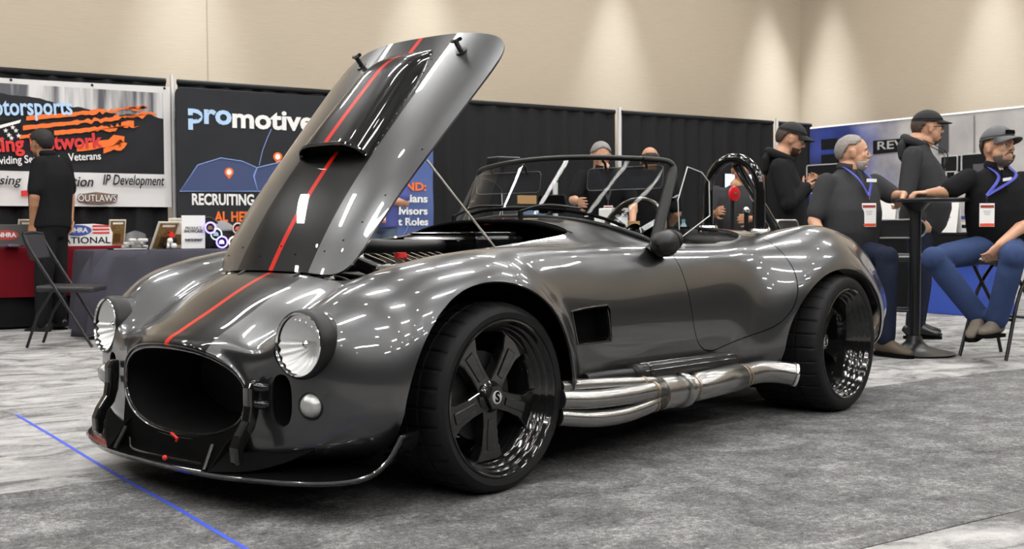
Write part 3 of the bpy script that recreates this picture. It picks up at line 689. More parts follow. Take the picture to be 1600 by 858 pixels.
for y0, y1 in ((-.30, -.02), (.10, .40)):
    wpr = bpy.data.objects.new('wiper', None); COL.objects.link(wpr); wpr.parent = car
    def wz(y): return top_z(-.93-abs(y)*.18, y)
    MB().tube([(-.90, y0, top_z(-.9, y0)), (-.90, y0, top_z(-.9, y0)+.03)], .012, 10).build('spindle', M_SATIN, wpr, smooth=True)
    MB().tube(spline([(-.90, y0, top_z(-.9, y0)+.028), (-.95, (y0*2+y1)/3, top_z(-.95, (y0*2+y1)/3)+.055), (-1.03-.1*abs(y1), (y0+2*y1)/3, top_z(-1.03, (y0+2*y1)/3)+.05)], 5), [.006]*10+[.004], 8).build('arm', M_SATIN, wpr, smooth=True)
    P2 = spline([(-.975-.25*max(0, abs(y)-.1), y, top_z(-.985-.25*max(0, abs(y)-.1), y)+.035) for y in np.linspace(y0-.02, y1+.12, 6)], 4)
    MB().tube(P2, (.007), 6).build('blade', M_VOID, wpr)
# wind wing and door mirror
M_WING = thin_glass('wing_acrylic', (.92, .93, .93), .02)
for s in (1, -1):
    wg = bpy.data.objects.new('wind_wing', None); COL.objects.link(wg); wg.parent = car
    WP = [(-1.405, 1.135), (-1.52, 1.115), (-1.582, 1.075), (-1.588, .925), (-1.345, .825), (-1.33, .99)]
    MB().prism(WP, .004, (0, s*.62, 0)).build('pane', M_WING, wg)
    MB().tube([(a, s*.62, b) for a, b in WP], .003, 6, closed=True).build('polished_edge', mat('acrylic_edge', (.55, .57, .57), .2), wg)
    for z in (1.00,): MB().box((-1.335, s*.608, z), (.05, .022, .016), (0, .35, 0)).build('clamp', M_SATIN, wg, bevel=.004)
    mi = bpy.data.objects.new('door_mirror', None); COL.objects.link(mi); mi.parent = car
    pr = [(.004, .085), (.024, .08), (.042, .062), (.052, .035), (.056, .0), (.055, -.03), (.05, -.036)]
    MB().lathe(pr, 32, ax='X').xf(Matrix.Translation((-1.075, s*.722, .808)) @ Matrix.Rotation(.1, 4, 'Y') @ Matrix.Rotation(s*.25, 4, 'Z')).build('shell', M_SATIN, mi, smooth=True)
    MB().lathe([(0, 0), (.05, 0)], 28, ax='X').xf(Matrix.Translation((-1.12, s*.727, .825)) @ Matrix.Rotation(s*.25, 4, 'Z')).build('mirror_glass', M_CHROME, mi)
    zb = top_z(-1.04, s*.66)
    MB().tube([(-1.085, s*.725, .79), (-1.06, s*.70, zb+.02), (-1.035, s*.675, zb-.008)], [(.012, .016), (.016, .026), (.02, .05)], 14).build('stalk', M_SATIN, mi, smooth=True)
# cockpit
tub = MB(); tub.mi = 0
X0, X1, Y, Z0, Z1 = -2.10, -1.02, .655, .20, .79
tub.add([(X0, -Y, Z0), (X1, -Y, Z0), (X1, Y, Z0), (X0, Y, Z0), (X0, -Y, Z1), (X1, -Y, Z1), (X1, Y, Z1), (X0, Y, Z1)], [(0, 1, 2, 3), (0, 4, 5, 1), (2, 6, 7, 3), (0, 3, 7, 4), (1, 5, 6, 2)])
tub.build('cockpit_tub', mat('cockpit_carpet', (.012, .012, .013), .9), car)
mb = MB(); V = []
for y in np.linspace(-.60, .60, 17):
    zt = top_z(-1.075, y)-.006
    V += [(-1.07, y, zt), (-1.14, y, zt-.012), (-1.165, y, zt-.05), (-1.15, y, zt-.20), (-1.08, y, zt-.26)]
mb.add(V, [(i*5+j, (i+1)*5+j, (i+1)*5+j+1, i*5+j+1) for i in range(16) for j in range(4)]); mb.build('dashboard', M_SATIN, car, smooth=True)
M_LEATH = mat('grey_black_leather', (.035, .035, .035), .5, bump=.1, bscale=90)
for s in (1, -1):
    st = bpy.data.objects.new('bucket_seat', None); COL.objects.link(st); st.parent = car
    MB().box((-1.62, s*.35, .34), (.48, .46, .14)).build('cushion', M_LEATH, st, bevel=.05, seg=4)
    MB().grid(lambda u, v: (-1.86-.10*u-.06*(1-(2*v-1)**2)+.03, s*.35+(v-.5)*.50*(1-.18*u*u), .34+.44*u-.03*abs(2*v-1)**3*u), 10, 14).build('backrest', M_LEATH, st, smooth=True, solid=.07)
    MB().tube(spline([(-1.60, s*.585, .70), (-1.68, s*.590, .777), (-1.78, s*.592, .790), (-1.90, s*.590, .780), (-1.98, s*.585, .70)], 6), .018, 10).build('side_bolster', mat('stitched_grey_leather', (.16, .155, .15), .5), st, smooth=True)
sw = bpy.data.objects.new('steering_wheel', None); COL.objects.link(sw); sw.parent = car; sw.location = (-1.40, .335, .845); sw.rotation_euler = (0, PI/2-.35+PI, 0)
MB().tube([(.165*math.cos(a), .165*math.sin(a), 0) for a in np.linspace(0, 2*PI, 49)[:-1]], .013, 12, closed=True).build('rim', mat('leather_and_wood_rim', (.05, .04, .032), .25, coat=.5), sw, smooth=True)
MB().lathe([(0, .03), (.035, .03), (.045, .02), (.05, 0)], 24).build('horn_hub', M_GLOSS, sw, smooth=True)
for i in range(3):
    a = 2*PI*i/3+PI; MB().box((.1*math.cos(a), .1*math.sin(a), .008), (.13, .028, .004), (0, 0, a)).build('spoke', M_CHROME, sw)
# roll hoop
hp = bpy.data.objects.new('roll_hoop', None); COL.objects.link(hp); hp.parent = car
P = [(-2.16, .262, top_z(-2.16, .262)-.01), (-2.16, .262, 1.03)]+[(-2.16, .408-.146*math.cos(a), 1.05+.165*math.sin(a)) for a in np.linspace(0.0, PI, 17)]+[(-2.16, .554, 1.03), (-2.16, .554, top_z(-2.16, .554)-.01)]
MB().tube(P, .0255, 18).build('hoop_tube', M_GLOSS, hp, smooth=True)
MB().tube([(-2.17, .42, 1.185), (-2.46, .50, top_z(-2.46, .50)-.005)], .024, 16).build('rear_brace', M_GLOSS, hp, smooth=True)
for x, y in ((-2.16, .262), (-2.16, .554), (-2.46, .50)):
    z = top_z(x, y); MB().lathe([(0, .012), (.045, .012), (.05, .0), (.05, -.02)], 20, (x, y, z)).build('foot_flange', M_CHROME, hp, smooth=True)
    for a in range(4): MB().lathe([(0, .02), (.006, .02), (.007, .01)], 8, (x+.036*math.cos(a*PI/2+.7), y+.036*math.sin(a*PI/2+.7), z)).build('flange_bolt', M_CHROME, hp)
for x, y in ((-2.38, .36), (-2.62, .42), (-2.5, -.3), (-2.44, .57)): 
    z = top_z(x, y); MB().tube([(x, y, z-.004), (x, y, z+.018), (x, y, z+.022)], [.006, .006, .010], 8).build('deck_stud', M_SATIN, car, smooth=True)
mb = MB().tube(spline([(-2.66, .30, top_z(-2.66, .30)), (-2.66, .30, top_z(-2.66, .30)+.03), (-2.70, .38, top_z(-2.7, .38)+.035), (-2.70, .42, top_z(-2.7, .42))], 5), .007, 8); mb.build('deck_handle', M_CHROME, car, smooth=True)
# bonnet furniture
sx0, sx1, shw = -.155, -.745, .172
def scoop_pt(u, v):
    x = sx0+(sx1-sx0)*u; y = (2*v-1)*(shw+.012-.045*u)
    H = .066*(1-max(0, (u-.62)/.38)**2.2)
    q = max(0, 1-abs(2*v-1)**5)
    return (x, y, top_z(x, y)-.003+H*q**.6)
mb = MB().grid(scoop_pt, 30, 40); scoop = mb.build('bonnet_scoop', PAINT, hood, smooth=True, angle=80)
mb = MB(); V = []
for v in np.linspace(0, 1, 41):
    a = scoop_pt(.0, v); z0 = top_z(a[0], a[1]); V += [(a[0]-.03, a[1]*.97, a[2]-.004), (a[0]-.03, a[1]*.97, z0+.001)]
mb.add(V, [(2*i, 2*i+2, 2*i+3, 2*i+1) for i in range(40)]); mb.build('scoop_throat', M_VOID, hood)
MB().tube([(p[0], p[1], p[2]) for p in [scoop_pt(0, v) for v in np.linspace(.005, .995, 41)]], .0075, 8).build('scoop_lip', M_GLOSS, hood, smooth=True)
for s in (1, -1):
    x, y = -.72, s*.285; z = top_z(x, y)
    MB().lathe([(0, .004), (.022, .004), (.024, -.002)], 20, (x, y, z)).build('latch_plate', M_SATIN, hood)
    MB().tube([(x, y, z), (x, y, z+.045)], .010, 12).build('latch_post', M_GLOSS, hood, smooth=True)
    MB().tube(spline([(x-.015, y-.035, z+.040), (x, y, z+.048), (x+.01, y+.04, z+.06)], 4), .008, 10).build('latch_handle', M_GLOSS, hood, smooth=True)
for x, y in [(.27, .1), (.28, -.1), (.25, .24), (.2, .30), (.24, -.24), (.0, .37), (-.22, .40), (.24, .0), (.12, .34), (.26, -.33)]:
    MB().ball((x, y, top_z(x, y)), (.004, .004, .0022), 10, 6).build('rivet', M_VOID, hood)
for i in range(14):
    x = sx0-.03-.038*i; y = (shw+.028-.045*(i*.038/.59)); MB().ball((x, y, top_z(x, y)), (.004, .004, .003), 8, 6).build('scoop_rivet', M_CHROME, hood)
for s in (1, -1):
    MB().tube(spline([(.325, s*.16, .722), (.355, s*.16, .705), (.345, s*.16, .675), (.30, s*.16, .66)], 4), .008, 8).build('bonnet_hinge', M_SATIN, car, smooth=True)
    MB().tube([(.30, s*.30, .70), (.318, s*.30, .702), (.322, s*.30, .712)], [.012, .018, .014], 10).build('hinge_knuckle', M_CHROME, car, smooth=True)
MB().tube([(-.304, .50, .795), (-.016, .435, 1.112)], .0045, 8).build('prop_rod', mat('bare_steel_rod', (.55, .53, .50), .3, 1), car)
# engine bay
mb = MB(); mb.box((-.33, 0, .44), (1.06, .86, .02)); mb.box((-.36, .44, .56), (1.0, .02, .26)); mb.box((-.36, -.44, .56), (1.0, .02, .26)); mb.box((-.86, 0, .62), (.02, .90, .38)); mb.build('engine_bay', M_VOID, car)
MB().box((-.28, 0, .58), (.62, .50, .24)).build('engine_block', mat('cast_engine_grey', (.06, .06, .06), .45, .6), car, bevel=.02)
ab = bpy.data.objects.new('air_box', None); COL.objects.link(ab); ab.parent = car
MB().box((-.645, 0, .785), (.29, .43, .11)).build('tray', M_GLOSS, ab, bevel=.012)
MB().prism(rrect(.26, .40, .03), .018, (-.645, 0, .849), 'Z').build('lid', M_GLOSS, ab, bevel=.004)
for y in (-.12, 0, .12): MB().box((-.498, y, .785), (.006, .02, .08)).build('tray_rib', M_GLOSS, ab, bevel=.003)
for s in (1, -1):
    vc = bpy.data.objects.new('valve_cover', None); COL.objects.link(vc); vc.parent = car
    MB().box((-.10, s*.265, .735), (.46, .12, .05), (s*-.25, 0, 0)).build('cover', M_STEEL, vc, bevel=.015)
    for i in range(9): MB().box((.08-.045*i, s*.265, .765), (.014, .11, .012), (s*-.25, 0, 0)).build('fin', M_CHROME, vc, bevel=.003)
    MB().lathe([(0, .018), (.022, .018), (.024, .0)], 16, (-.04, s*.27, .768)).build('filler_cap', M_CHROME if s < 0 else M_RED, vc, smooth=True)
for pts, r, m in (([(.20, -.2, .70), (-.02, -.05, .80), (-.25, .02, .80), (-.5, .02, .80)], .03, M_SATIN), ([(.26, .35, .66), (.15, .30, .69), (.12, .2, .70), (.15, 0, .71)], .012, M_SATIN), ([(.27, .28, .68), (.24, .38, .68), (.1, .43, .70), (-.2, .44, .75)], .008, M_CHROME), ([(.25, .10, .69), (.22, .22, .70), (.24, .33, .685)], .010, M_SATIN)):
    MB().tube(spline(pts, 6), r, 12).build('hose', m, car, smooth=True)
MB().tube(spline([(-.80, y, top_z(-.845, y)-.012) for y in np.linspace(-.46, .46, 9)], 4), .010, 8).build('cowl_seal', M_VOID, car, smooth=True)
MB().box((-.84, -.04, .895), (.012, .03, .014)).build('red_catch', M_RED, car, bevel=.003)
# ---------------------------------------------------------------- booths
_R = _r2; _U = _u2
def ray_px(px, py): return CAM_DIR*FPX+_R*(px-800)-_U*(py-429)
def PX(px, py, ax, v):                # photo pixel -> world point on a known plane
    w = ray_px(px, py); return CAM_POS+w*((v-CAM_POS[ax])/w[ax])
M_DRAPE = mat('black_drape_cloth', (.015, .015, .016), .85, spec=.25)
M_POLE = mat('pipe_aluminium', (.72, .72, .72), .35, .3)
M_WHITE = mat('white_print', (.80, .79, .77), .6)
M_BLACKP = mat('black_print', (.010, .010, .011), .7, spec=.2)
M_ORANGE = mat('orange_print', (.82, .16, .02), .6)
M_REDP = mat('red_print', (.62, .03, .03), .6)
M_LBLUE = mat('light_blue_print', (.42, .60, .82), .6)
M_SKIN_TABLE = mat('table_laminate', (.45, .44, .42), .5)
DY = -7.885
UPR = [-1.676+2.972*k for k in range(2, -4, -1)]
def drape(name, x0, x1, y, axis='X', label='', z1=2.44, dark=M_DRAPE, group='black drape panels', amp=.045):
    t = thing(name, label, 'curtain', group=group)
    L = abs(x1-x0); n = max(40, int(L*26)); ph = random.random()*6
    def fn(u, v):
        s = u*L; a = amp*(.35+.65*(1-v))*(math.sin(s*22+ph+1.3*math.sin(s*3.1+ph))+.4*math.sin(s*47+ph*2))
        q = x0+(x1-x0)*u; z = .02+(z1-.02)*v
        return (q, y+a, z) if axis == 'X' else (y+a, q, z)
    MB().grid(fn, n, 6).build('curtain', dark, t, smooth=True, angle=80)
    P = [(x0, y, z1-.005), (x1, y, z1-.005)] if axis == 'X' else [(y, x0, z1-.005), (y, x1, z1-.005)]
    MB().tube(P, .03, 10).build('top_sleeve', dark, t, smooth=True); return t
def upright(x, y, label, group='drape uprights'):
    t = thing('drape_upright', label, 'drape pole', (x, y, 0), group=group)
    MB().tube([(0, 0, .01), (0, 0, 2.50)], .024, 12).build('pole', M_POLE, t, smooth=True)
    MB().box((0, 0, .006), (.4, .4, .01)).build('base_plate', M_POLE, t); return t
names = ['behind the racing banner far left', 'behind the racing banner at the picture edge', 'behind the dark backdrop', 'behind the raised bonnet and windscreen', 'behind the two people seen through the windscreen', 'in the far corner beside the blue panel']
for i in range(len(UPR)):
    xa = UPR[i]-.06 if i else UPR[0]-.06; xb = UPR[i+1]+.06 if i+1 < len(UPR) else -11.35
    drape('pleated_curtain', xa, xb, DY, 'X', 'pleated black drape panel '+names[i])
wh = ['at the left picture edge', 'behind the racing banner', 'between the racing banner and the dark backdrop', 'hidden behind the raised bonnet', 'standing behind the windscreen', 'in the far corner of the drape line']
for i, x in enumerate(UPR): upright(x, DY+.03, 'white vertical drape pole '+wh[i])
# drape line closing the show floor behind the photographer
for i in range(6): drape('pleated_curtain', 8.8-3.3*i, 8.8-3.3*(i+1)+.05, 9.2, 'X', 'black drape panel of the opposite booth row facing the car', group='opposite drape line')
for i in range(5): drape('pleated_curtain', 9.0-3.3*i, 9.0-3.3*(i+1)+.05, 8.6, 'Y', 'black drape panel closing the left side of the hall', group='left drape line')
for i in range(3): drape('pleated_curtain', .02+3.1*i, .02+3.1*(i+1)-.03, -11.45, 'Y', 'black drape panel continuing the right hand booth line toward the camera', group='right drape line')
ROT_P = (PI/2, 0, PI)                 # print facing +Y
def fit_text(s, p0, p1, h, y, m, parent, shear=0, bold=0, tilt=0, name='lettering', ax=1, rot=ROT_P, depth=.002):
    a, b = PX(*p0, ax, y), PX(*p1, ax, y); c = (a+b)/2; w = (b-a).length
    o = text(s, 1, m, (0, 0, 0), rot, None, name, bold, shear, 1, depth)
    xs = [v.co.x for v in o.data.vertices]; ys = [v.co.y for v in o.data.vertices]
    mx, my = (max(xs)+min(xs))/2, (max(ys)+min(ys))/2; W_, H_ = max(xs)-min(xs), max(ys)-min(ys)
    hh = h/(FPX/((c-CAM_POS).dot(CAM_DIR)))
    M = Matrix.Rotation(tilt, 4, 'Z') @ Matrix.Diagonal((w/W_, hh/H_, 1, 1)) @ Matrix.Translation((-mx, -my, 0)); o.data.transform(M)
    o.location = c; o.parent = parent; return o
def flat_poly(name, pts, ax, v, m, parent, dz=.001):
    P = [PX(*p, ax, v) for p in pts]; mb = MB(); n = len(P); off = Vector((0, dz, 0)) if ax == 1 else Vector((dz, 0, 0))
    mb.add([p for p in P]+[p-off*1.5 for p in P], [tuple(range(n)), tuple(range(2*n-1, n-1, -1))]+[(i, n+i, n+(i+1) % n, (i+1) % n) for i in range(n)])
    return mb.build(name, m, parent)
# --- racing banner
def banner_mat():
    m = bpy.data.materials.new('racing_banner_print'); m.use_nodes = True; n = N(m); b = n.nt.nodes['Principled BSDF']
    tc = n.node('ShaderNodeTexCoord').outputs['Object']; sp = n.node('ShaderNodeSeparateXYZ'); n.L(tc, sp.inputs[0]); X, Z = sp.outputs[0], sp.outputs[2]
    mp = n.node('ShaderNodeMapping'); mp.inputs['Rotation'].default_value = (0, .75, 0); mp.inputs['Scale'].default_value = (7, 1, .6); n.L(tc, mp.inputs[0])
    q = n.node('ShaderNodeTexNoise'); q.inputs['Scale'].default_value = 1.1; q.inputs['Detail'].default_value = 3; n.L(mp.outputs[0], q.inputs['Vector'])
    rp = n.node('ShaderNodeValToRGB'); e = rp.color_ramp.elements; e[0].position = .38; e[0].color = (.10, .10, .11, 1); e[1].position = .62; e[1].color = (.62, .61, .60, 1); n.L(q.outputs['Fac'], rp.inputs[0])
    q2 = n.node('ShaderNodeTexNoise'); q2.inputs['Scale'].default_value = 1.6; q2.inputs['Detail'].default_value = 4; n.L(tc, q2.inputs['Vector'])
    edge = n.math('ADD', n.math('ADD', n.math('MULTIPLY', X, .10), 2.20), n.math('MULTIPLY', n.math('SUBTRACT', q2.outputs['Fac'], .5), .25))
    dk = n.math('LESS_THAN', Z, edge)
    c = n.mix(dk, rp.outputs[0], n.mix(q2.outputs['Fac'], (.010, .010, .012), (.032, .032, .036)))
    c = n.mix(n.math('LESS_THAN', Z, 1.462), c, (.66, .65, .64)); c = n.mix(n.math('GREATER_THAN', Z, 2.30), c, (.62, .61, .60))
    c = n.mix(n.math('LESS_THAN', X, -1.565), c, (.64, .63, .62))
    n.L(c, b.inputs['Base Color']); b.inputs['Roughness'].default_value = .6; b.inputs['Specular IOR Level'].default_value = .15; return m
BY = -7.79
bn = thing('racing_banner', 'printed racing network banner with orange flag stripes hung on the drape', 'banner')
def bfn(u, v):
    x = 1.6-3.235*u; z = 1.125+1.245*v-.02*math.sin(u*PI)*(v)
    return (x, BY-.012+.008*math.sin(x*5+z*4)*(1-v)-.003, z)
MB().grid(bfn, 60, 20).build('banner_cloth', banner_mat(), bn, smooth=True)
for px, py in ((17, 125), (144, 133), (257, 138)):
    p = PX(px, py, 1, BY); MB().lathe([(0, .004), (.012, .004), (.014, 0)], 12, p, 'Y').build('grommet', M_BLACKP, bn)
B2 = BY+.006
def ragged(name, a, b, h0, h1, m, n=9, seed=1):
    rnd = random.Random(seed); top = []; bot = []
    for i in range(n+1):
        t = i/n; x = a[0]+(b[0]-a[0])*t; y = a[1]+(b[1]-a[1])*t; h = h0+(h1-h0)*t; j = .6 if t < .35 else .6+(t-.35)*9
        top.append((x+rnd.uniform(-j, j)*.8, y-h/2+rnd.uniform(-j, j))); bot.append((x+rnd.uniform(-j, j)*.4, y+h/2+rnd.uniform(-j, j)))
    return flat_poly(name, top+[(b[0]+rnd.uniform(2, 8), b[1])]+bot[::-1], 1, B2, m, bn)
ragged('flag_stripe', (41, 185), (226, 168), 8, 3, M_ORANGE, 34, 2); ragged('flag_stripe', (36, 200), (238, 179), 7, 5, M_ORANGE, 38, 3)
ragged('flag_stripe', (85, 208), (212, 196), 7, 7, M_ORANGE, 28, 4); ragged('flag_stripe', (30, 214), (60, 212), 6, 6, M_ORANGE, 5, 5)
ragged('flag_stripe', (120, 232), (190, 220), 10, 16, M_ORANGE, 8, 6); ragged('flag_stripe', (162, 236), (195, 224), 8, 10, M_ORANGE, 6, 8)
flat_poly('flag_canton', [(-30, 190), (33, 187), (30, 222), (-30, 226)], 1, B2-.003, M_BLACKP, bn)
def star(px, py, r): return [(px+(r if k % 2 == 0 else r*.42)*math.sin(k*PI/5), py-(r if k % 2 == 0 else r*.42)*math.cos(k*PI/5)) for k in range(10)]
for px, py in ((9, 204), (25, 204), (14, 211), (20, 199), (3, 218), (18, 216), (29, 212), (-6, 208), (-12, 216)): flat_poly('star', star(px, py, 4.2), 1, B2, M_WHITE, bn)
flat_poly('white_slash', [(-5, 202), (-5, 197), (33, 187), (31, 192)], 1, B2, M_WHITE, bn)
fit_text('Motorsports', (-32, 178), (112, 164), 36, B2, M_LBLUE, bn, bold=.02, tilt=.06)
fit_text('Racing Network', (-44, 236), (160, 218), 32, B2+.003, M_REDP, bn, bold=.03, tilt=.08)
fit_text('Providing Services to Veterans', (-22, 258), (157, 241), 16, B2, M_WHITE, bn, bold=.012, tilt=.08)
fit_text('dising', (-16, 284), (34, 283), 19, B2, M_BLACKP, bn, shear=.25, bold=.008); fit_text('ation', (104, 284), (146, 284), 15, B2, M_BLACKP, bn, shear=.25, bold=.008)
fit_text('IP Development', (161, 284), (257, 284), 21, B2, M_BLACKP, bn, shear=.25, bold=.008)
flat_poly('logo_plate', [(120, 312), (128, 303), (150, 300), (172, 303), (184, 304), (183, 314), (160, 319), (135, 318)], 1, B2, mat('logo_brown', (.20, .13, .09), .6), bn)
fit_text('OUTLAWS', (121, 310), (183, 309), 13, B2+.004, M_BLACKP, bn, bold=.03); fit_text('OUTLAWS', (122, 310), (182, 309), 11, B2+.008, M_WHITE, bn, bold=-.002)
flat_poly('red_panel_print', [(33, 298), (48, 297), (48, 306), (33, 307)], 1, B2, M_REDP, bn)
# --- dark recruiting backdrop
QY = -7.70
bd = thing('recruiting_backdrop', 'charcoal fabric backdrop with white logo and blue map behind the grey table', 'backdrop')
M_CHAR = mat('charcoal_fabric_print', (.028, .029, .032), .8, spec=.15, var=.25, vscale=3)
x0, x1 = PX(276, 300, 1, QY).x, -4.25
MB().prism(rrect(abs(x1-x0), 2.34, .07), .03, ((x0+x1)/2, QY, 1.19), 'Y').build('fabric_panel', M_CHAR, bd, bevel=.006)
MB().box(((x0+x1)/2, QY, .011), (abs(x1-x0)*.8, .16, .02)).build('foot_bar', M_POLE, bd)
QF = QY+.019
fit_text('pro', (294, 186), (362, 189), 33, QF, M_LBLUE, bd, bold=.03); fit_text('motive', (363, 186), (490, 190), 30, QF, M_WHITE, bd, bold=.03)
flat_poly('arrow_mark', [(293, 180), (308, 180), (308, 177), (315, 182.5), (308, 188), (308, 185), (293, 185)], 1, QF+.004, M_CHAR, bd)
M_MAP = mat('map_blue', (.045, .065, .15), .7); M_LINE = mat('map_line', (.22, .32, .62), .6)
A1 = [(281, 299), (309, 258), (345, 247), (378, 252), (401, 262), (396, 275), (402, 299)]; A2 = [(403, 299), (397, 276), (402, 262), (432, 255), (455, 244), (480, 225), (510, 210), (540, 205), (540, 299)]
for A in (A1, A2):
    flat_poly('map_region', A, 1, QF, M_MAP, bd); MB().tube([PX(*p, 1, QF+.002) for p in A], .006, 6, closed=True).build('map_outline', M_LINE, bd)
MB().tube([PX(*p, 1, QF+.002) for p in ((405, 258), (410, 236), (418, 215), (424, 202))], .004, 6).build('map_route', M_LINE, bd)
for px, py in ((358, 270), (434, 246)):
    flat_poly('map_pin', [(px+7*math.cos(a), py-1-7*math.sin(a)) for a in np.linspace(-.5, PI+.5, 14)]+[(px, py+10)], 1, QF+.004, M_ORANGE, bd)
    flat_poly('map_pin_face', [(px+4*math.cos(a), py-1-4.5*math.sin(a)) for a in np.linspace(0, 2*PI, 12)[:-1]], 1, QF+.008, M_WHITE, bd)
fit_text('RECRUITING SU', (300, 312), (421, 312), 18, QF, M_WHITE, bd, bold=.03); fit_text('AL HERE', (335, 339), (400, 338), 16, QF, M_ORANGE, bd, bold=.03)
# --- blue roll-up banner
RY = -7.35
rb = thing('roll_up_banner', 'blue roll-up banner with white job titles seen past the raised bonnet', 'banner')
xr, xl = PX(677, 330, 1, RY).x, PX(677, 330, 1, RY).x+.86
MB().grid(lambda u, v: (xl+(xr-xl)*u, RY+.006*math.sin(v*22+u*3)*u, .10+2.0*v), 20, 40).build('printed_sheet', mat('royal_blue_print', (.07, .11, .28), .5, var=.3, vscale=2), rb, smooth=True)
MB().box(((xl+xr)/2, RY, .055), (.90, .20, .10)).build('cassette', M_POLE, rb, bevel=.02)
MB().tube([((xl+xr)/2, RY-.04, .1), ((xl+xr)/2, RY-.02, 2.1)], .012, 8).build('support_pole', M_POLE, rb)
MB().box(((xl+xr)/2, RY, 2.105), (.88, .025, .025)).build('top_rail', M_POLE, rb)
RF = RY+.012
fit_text('FIND:', (620, 291), (666, 292), 13, RF, M_ORANGE, rb, bold=.03); fit_text('cians', (632, 310), (668, 311), 12, RF, M_WHITE, rb, bold=.025)
fit_text('dvisors', (618, 329), (668, 330), 12, RF, M_WHITE, rb, bold=.025); fit_text('t Roles', (622, 346), (669, 347), 12, RF, M_WHITE, rb, bold=.025)
MB().tube([PX(*p, 1, RF) for p in spline([(628, 370), (637, 355), (640, 335), (632, 318)], 5)], .004, 6).build('print_curve', M_LINE, rb)
# --- trestle tables with cloths
def table(name, label, x0, x1, y0, y1, h):
    t = thing(name, label, 'table'); 
    MB().box(((x0+x1)/2, (y0+y1)/2, h-.02), (abs(x1-x0), abs(y1-y0), .035)).build('table_top', M_SKIN_TABLE, t)
    for x in (x0+.12*(1 if x1 > x0 else -1), x1-.12*(1 if x1 > x0 else -1)):
        for y in (y0+.08, y1-.08): MB().tube([(x, y, 0), (x, y, h-.04)], .015, 8).build('leg', M_DARK, t)
    return t
def cloth(name, label, x0, x1, y0, y1, h, z0, m, fold=.02, cat='tablecloth'):
    # box-shaped throw with rippled skirts
    xa, xb = min(x0, x1), max(x0, x1); mb = MB(); P = []
    step = .06
    def edge(a, b):
        k = max(2, int((Vector(b)-Vector(a)).length/step)); return [tuple(Vector(a).lerp(Vector(b), i/k)) for i in range(k)]
    loop = edge((xa, y0), (xb, y0))+edge((xb, y0), (xb, y1))+edge((xb, y1), (xa, y1))+edge((xa, y1), (xa, y0)); n = len(loop)
    cx, cy = (xa+xb)/2, (y0+y1)/2; V = []
    lv = [(h+.004, 0), (h-.01, .012)]+[(h+(z0-h)*t, .014+fold*t) for t in (.15, .35, .6, .8, 1)]
    for li, (z, o) in enumerate(lv):
        for i, (x, y) in enumerate(loop):
            w = math.sin(i*.95)+.6*math.sin(i*.37+1); k = o+(fold*.8*w*(li-1)/5 if li > 1 else 0)
            sx = math.copysign(1, x-cx) if abs(abs(x-cx)-(xb-xa)/2) < 1e-6 else 0; sy = math.copysign(1, y-cy) if abs(abs(y-cy)-(y1-y0)/2) < 1e-6 else 0
            V.append((x+sx*k, y+sy*k, z))
    F = [(l*n+i, l*n+(i+1) % n, (l+1)*n+(i+1) % n, (l+1)*n+i) for l in range(len(lv)-1) for i in range(n)]+[tuple(range(n))[::-1]]
    o = mb.add(V, F).build(name, m, None, smooth=True, angle=50); tag(o, label, cat); return o
M_RCLOTH = mat('red_cloth', (.13, .004, .009), .85, spec=.15); M_BCLOTH = mat('black_cloth', (.009, .009, .0095), .9, spec=.12); M_GCLOTH = mat('grey_purple_cloth', (.050, .048, .062), .85, spec=.2, var=.2, vscale=4)
table('trestle_table', 'folding table under the red cloth at the far left', 1.7, -1.02, -7.54, -6.99, .73)
cloth('tablecloth', 'black underskirt of the red covered table', 1.72, -1.04, -7.55, -6.98, .728, .02, M_BCLOTH, .02)
cloth('tablecloth', 'dark red table throw behind the standing person in black', 1.75, -1.07, -7.59, -6.94, .738, .29, M_RCLOTH, .02)
table('trestle_table', 'folding table under the grey cloth behind the car', -.40, -2.55, -6.25, -5.65, .705)
cloth('tablecloth', 'grey throw with loose folded corner on the table behind the front fender', -.36, -2.60, -6.30, -5.60, .716, .03, M_GCLOTH, .05)
# loose swag of the grey throw at its near corner
mb = MB(); V = []
P0 = spline([(-.36, -5.62, .718), (-.25, -5.63, .52), (-.20, -5.66, .25), (-.18, -5.68, .02)], 4); P1 = spline([(-.50, -5.588, .717), (-.40, -5.50, .50), (-.33, -5.51, .25), (-.30, -5.52, .02)], 4); P2_ = spline([(-.62, -5.588, .717), (-.52, -5.54, .46), (-.62, -5.52, .25), (-.70, -5.52, .03)], 4); P3_ = spline([(-.80, -5.588, .717), (-.74, -5.57, .50), (-.80, -5.56, .25), (-.86, -5.555, .03)], 4)
for q in range(len(P0)): V += [tuple(p) for p in spline([P0[q], P1[q], P2_[q], P3_[q]], 5)]
k = 16; mb.add(V, [(i*k+j_, i*k+j_+1, (i+1)*k+j_+1, (i+1)*k+j_) for i in range(len(P0)-1) for j_ in range(k-1)])
mb.build('corner_fold', M_GCLOTH, [o for o in bpy.data.objects if o.name.startswith('tablecloth')][-1], smooth=True, solid=.004, angle=80)
TZ = .741
def on_table(px, py, z, y): return PX(px, py, 1, y)
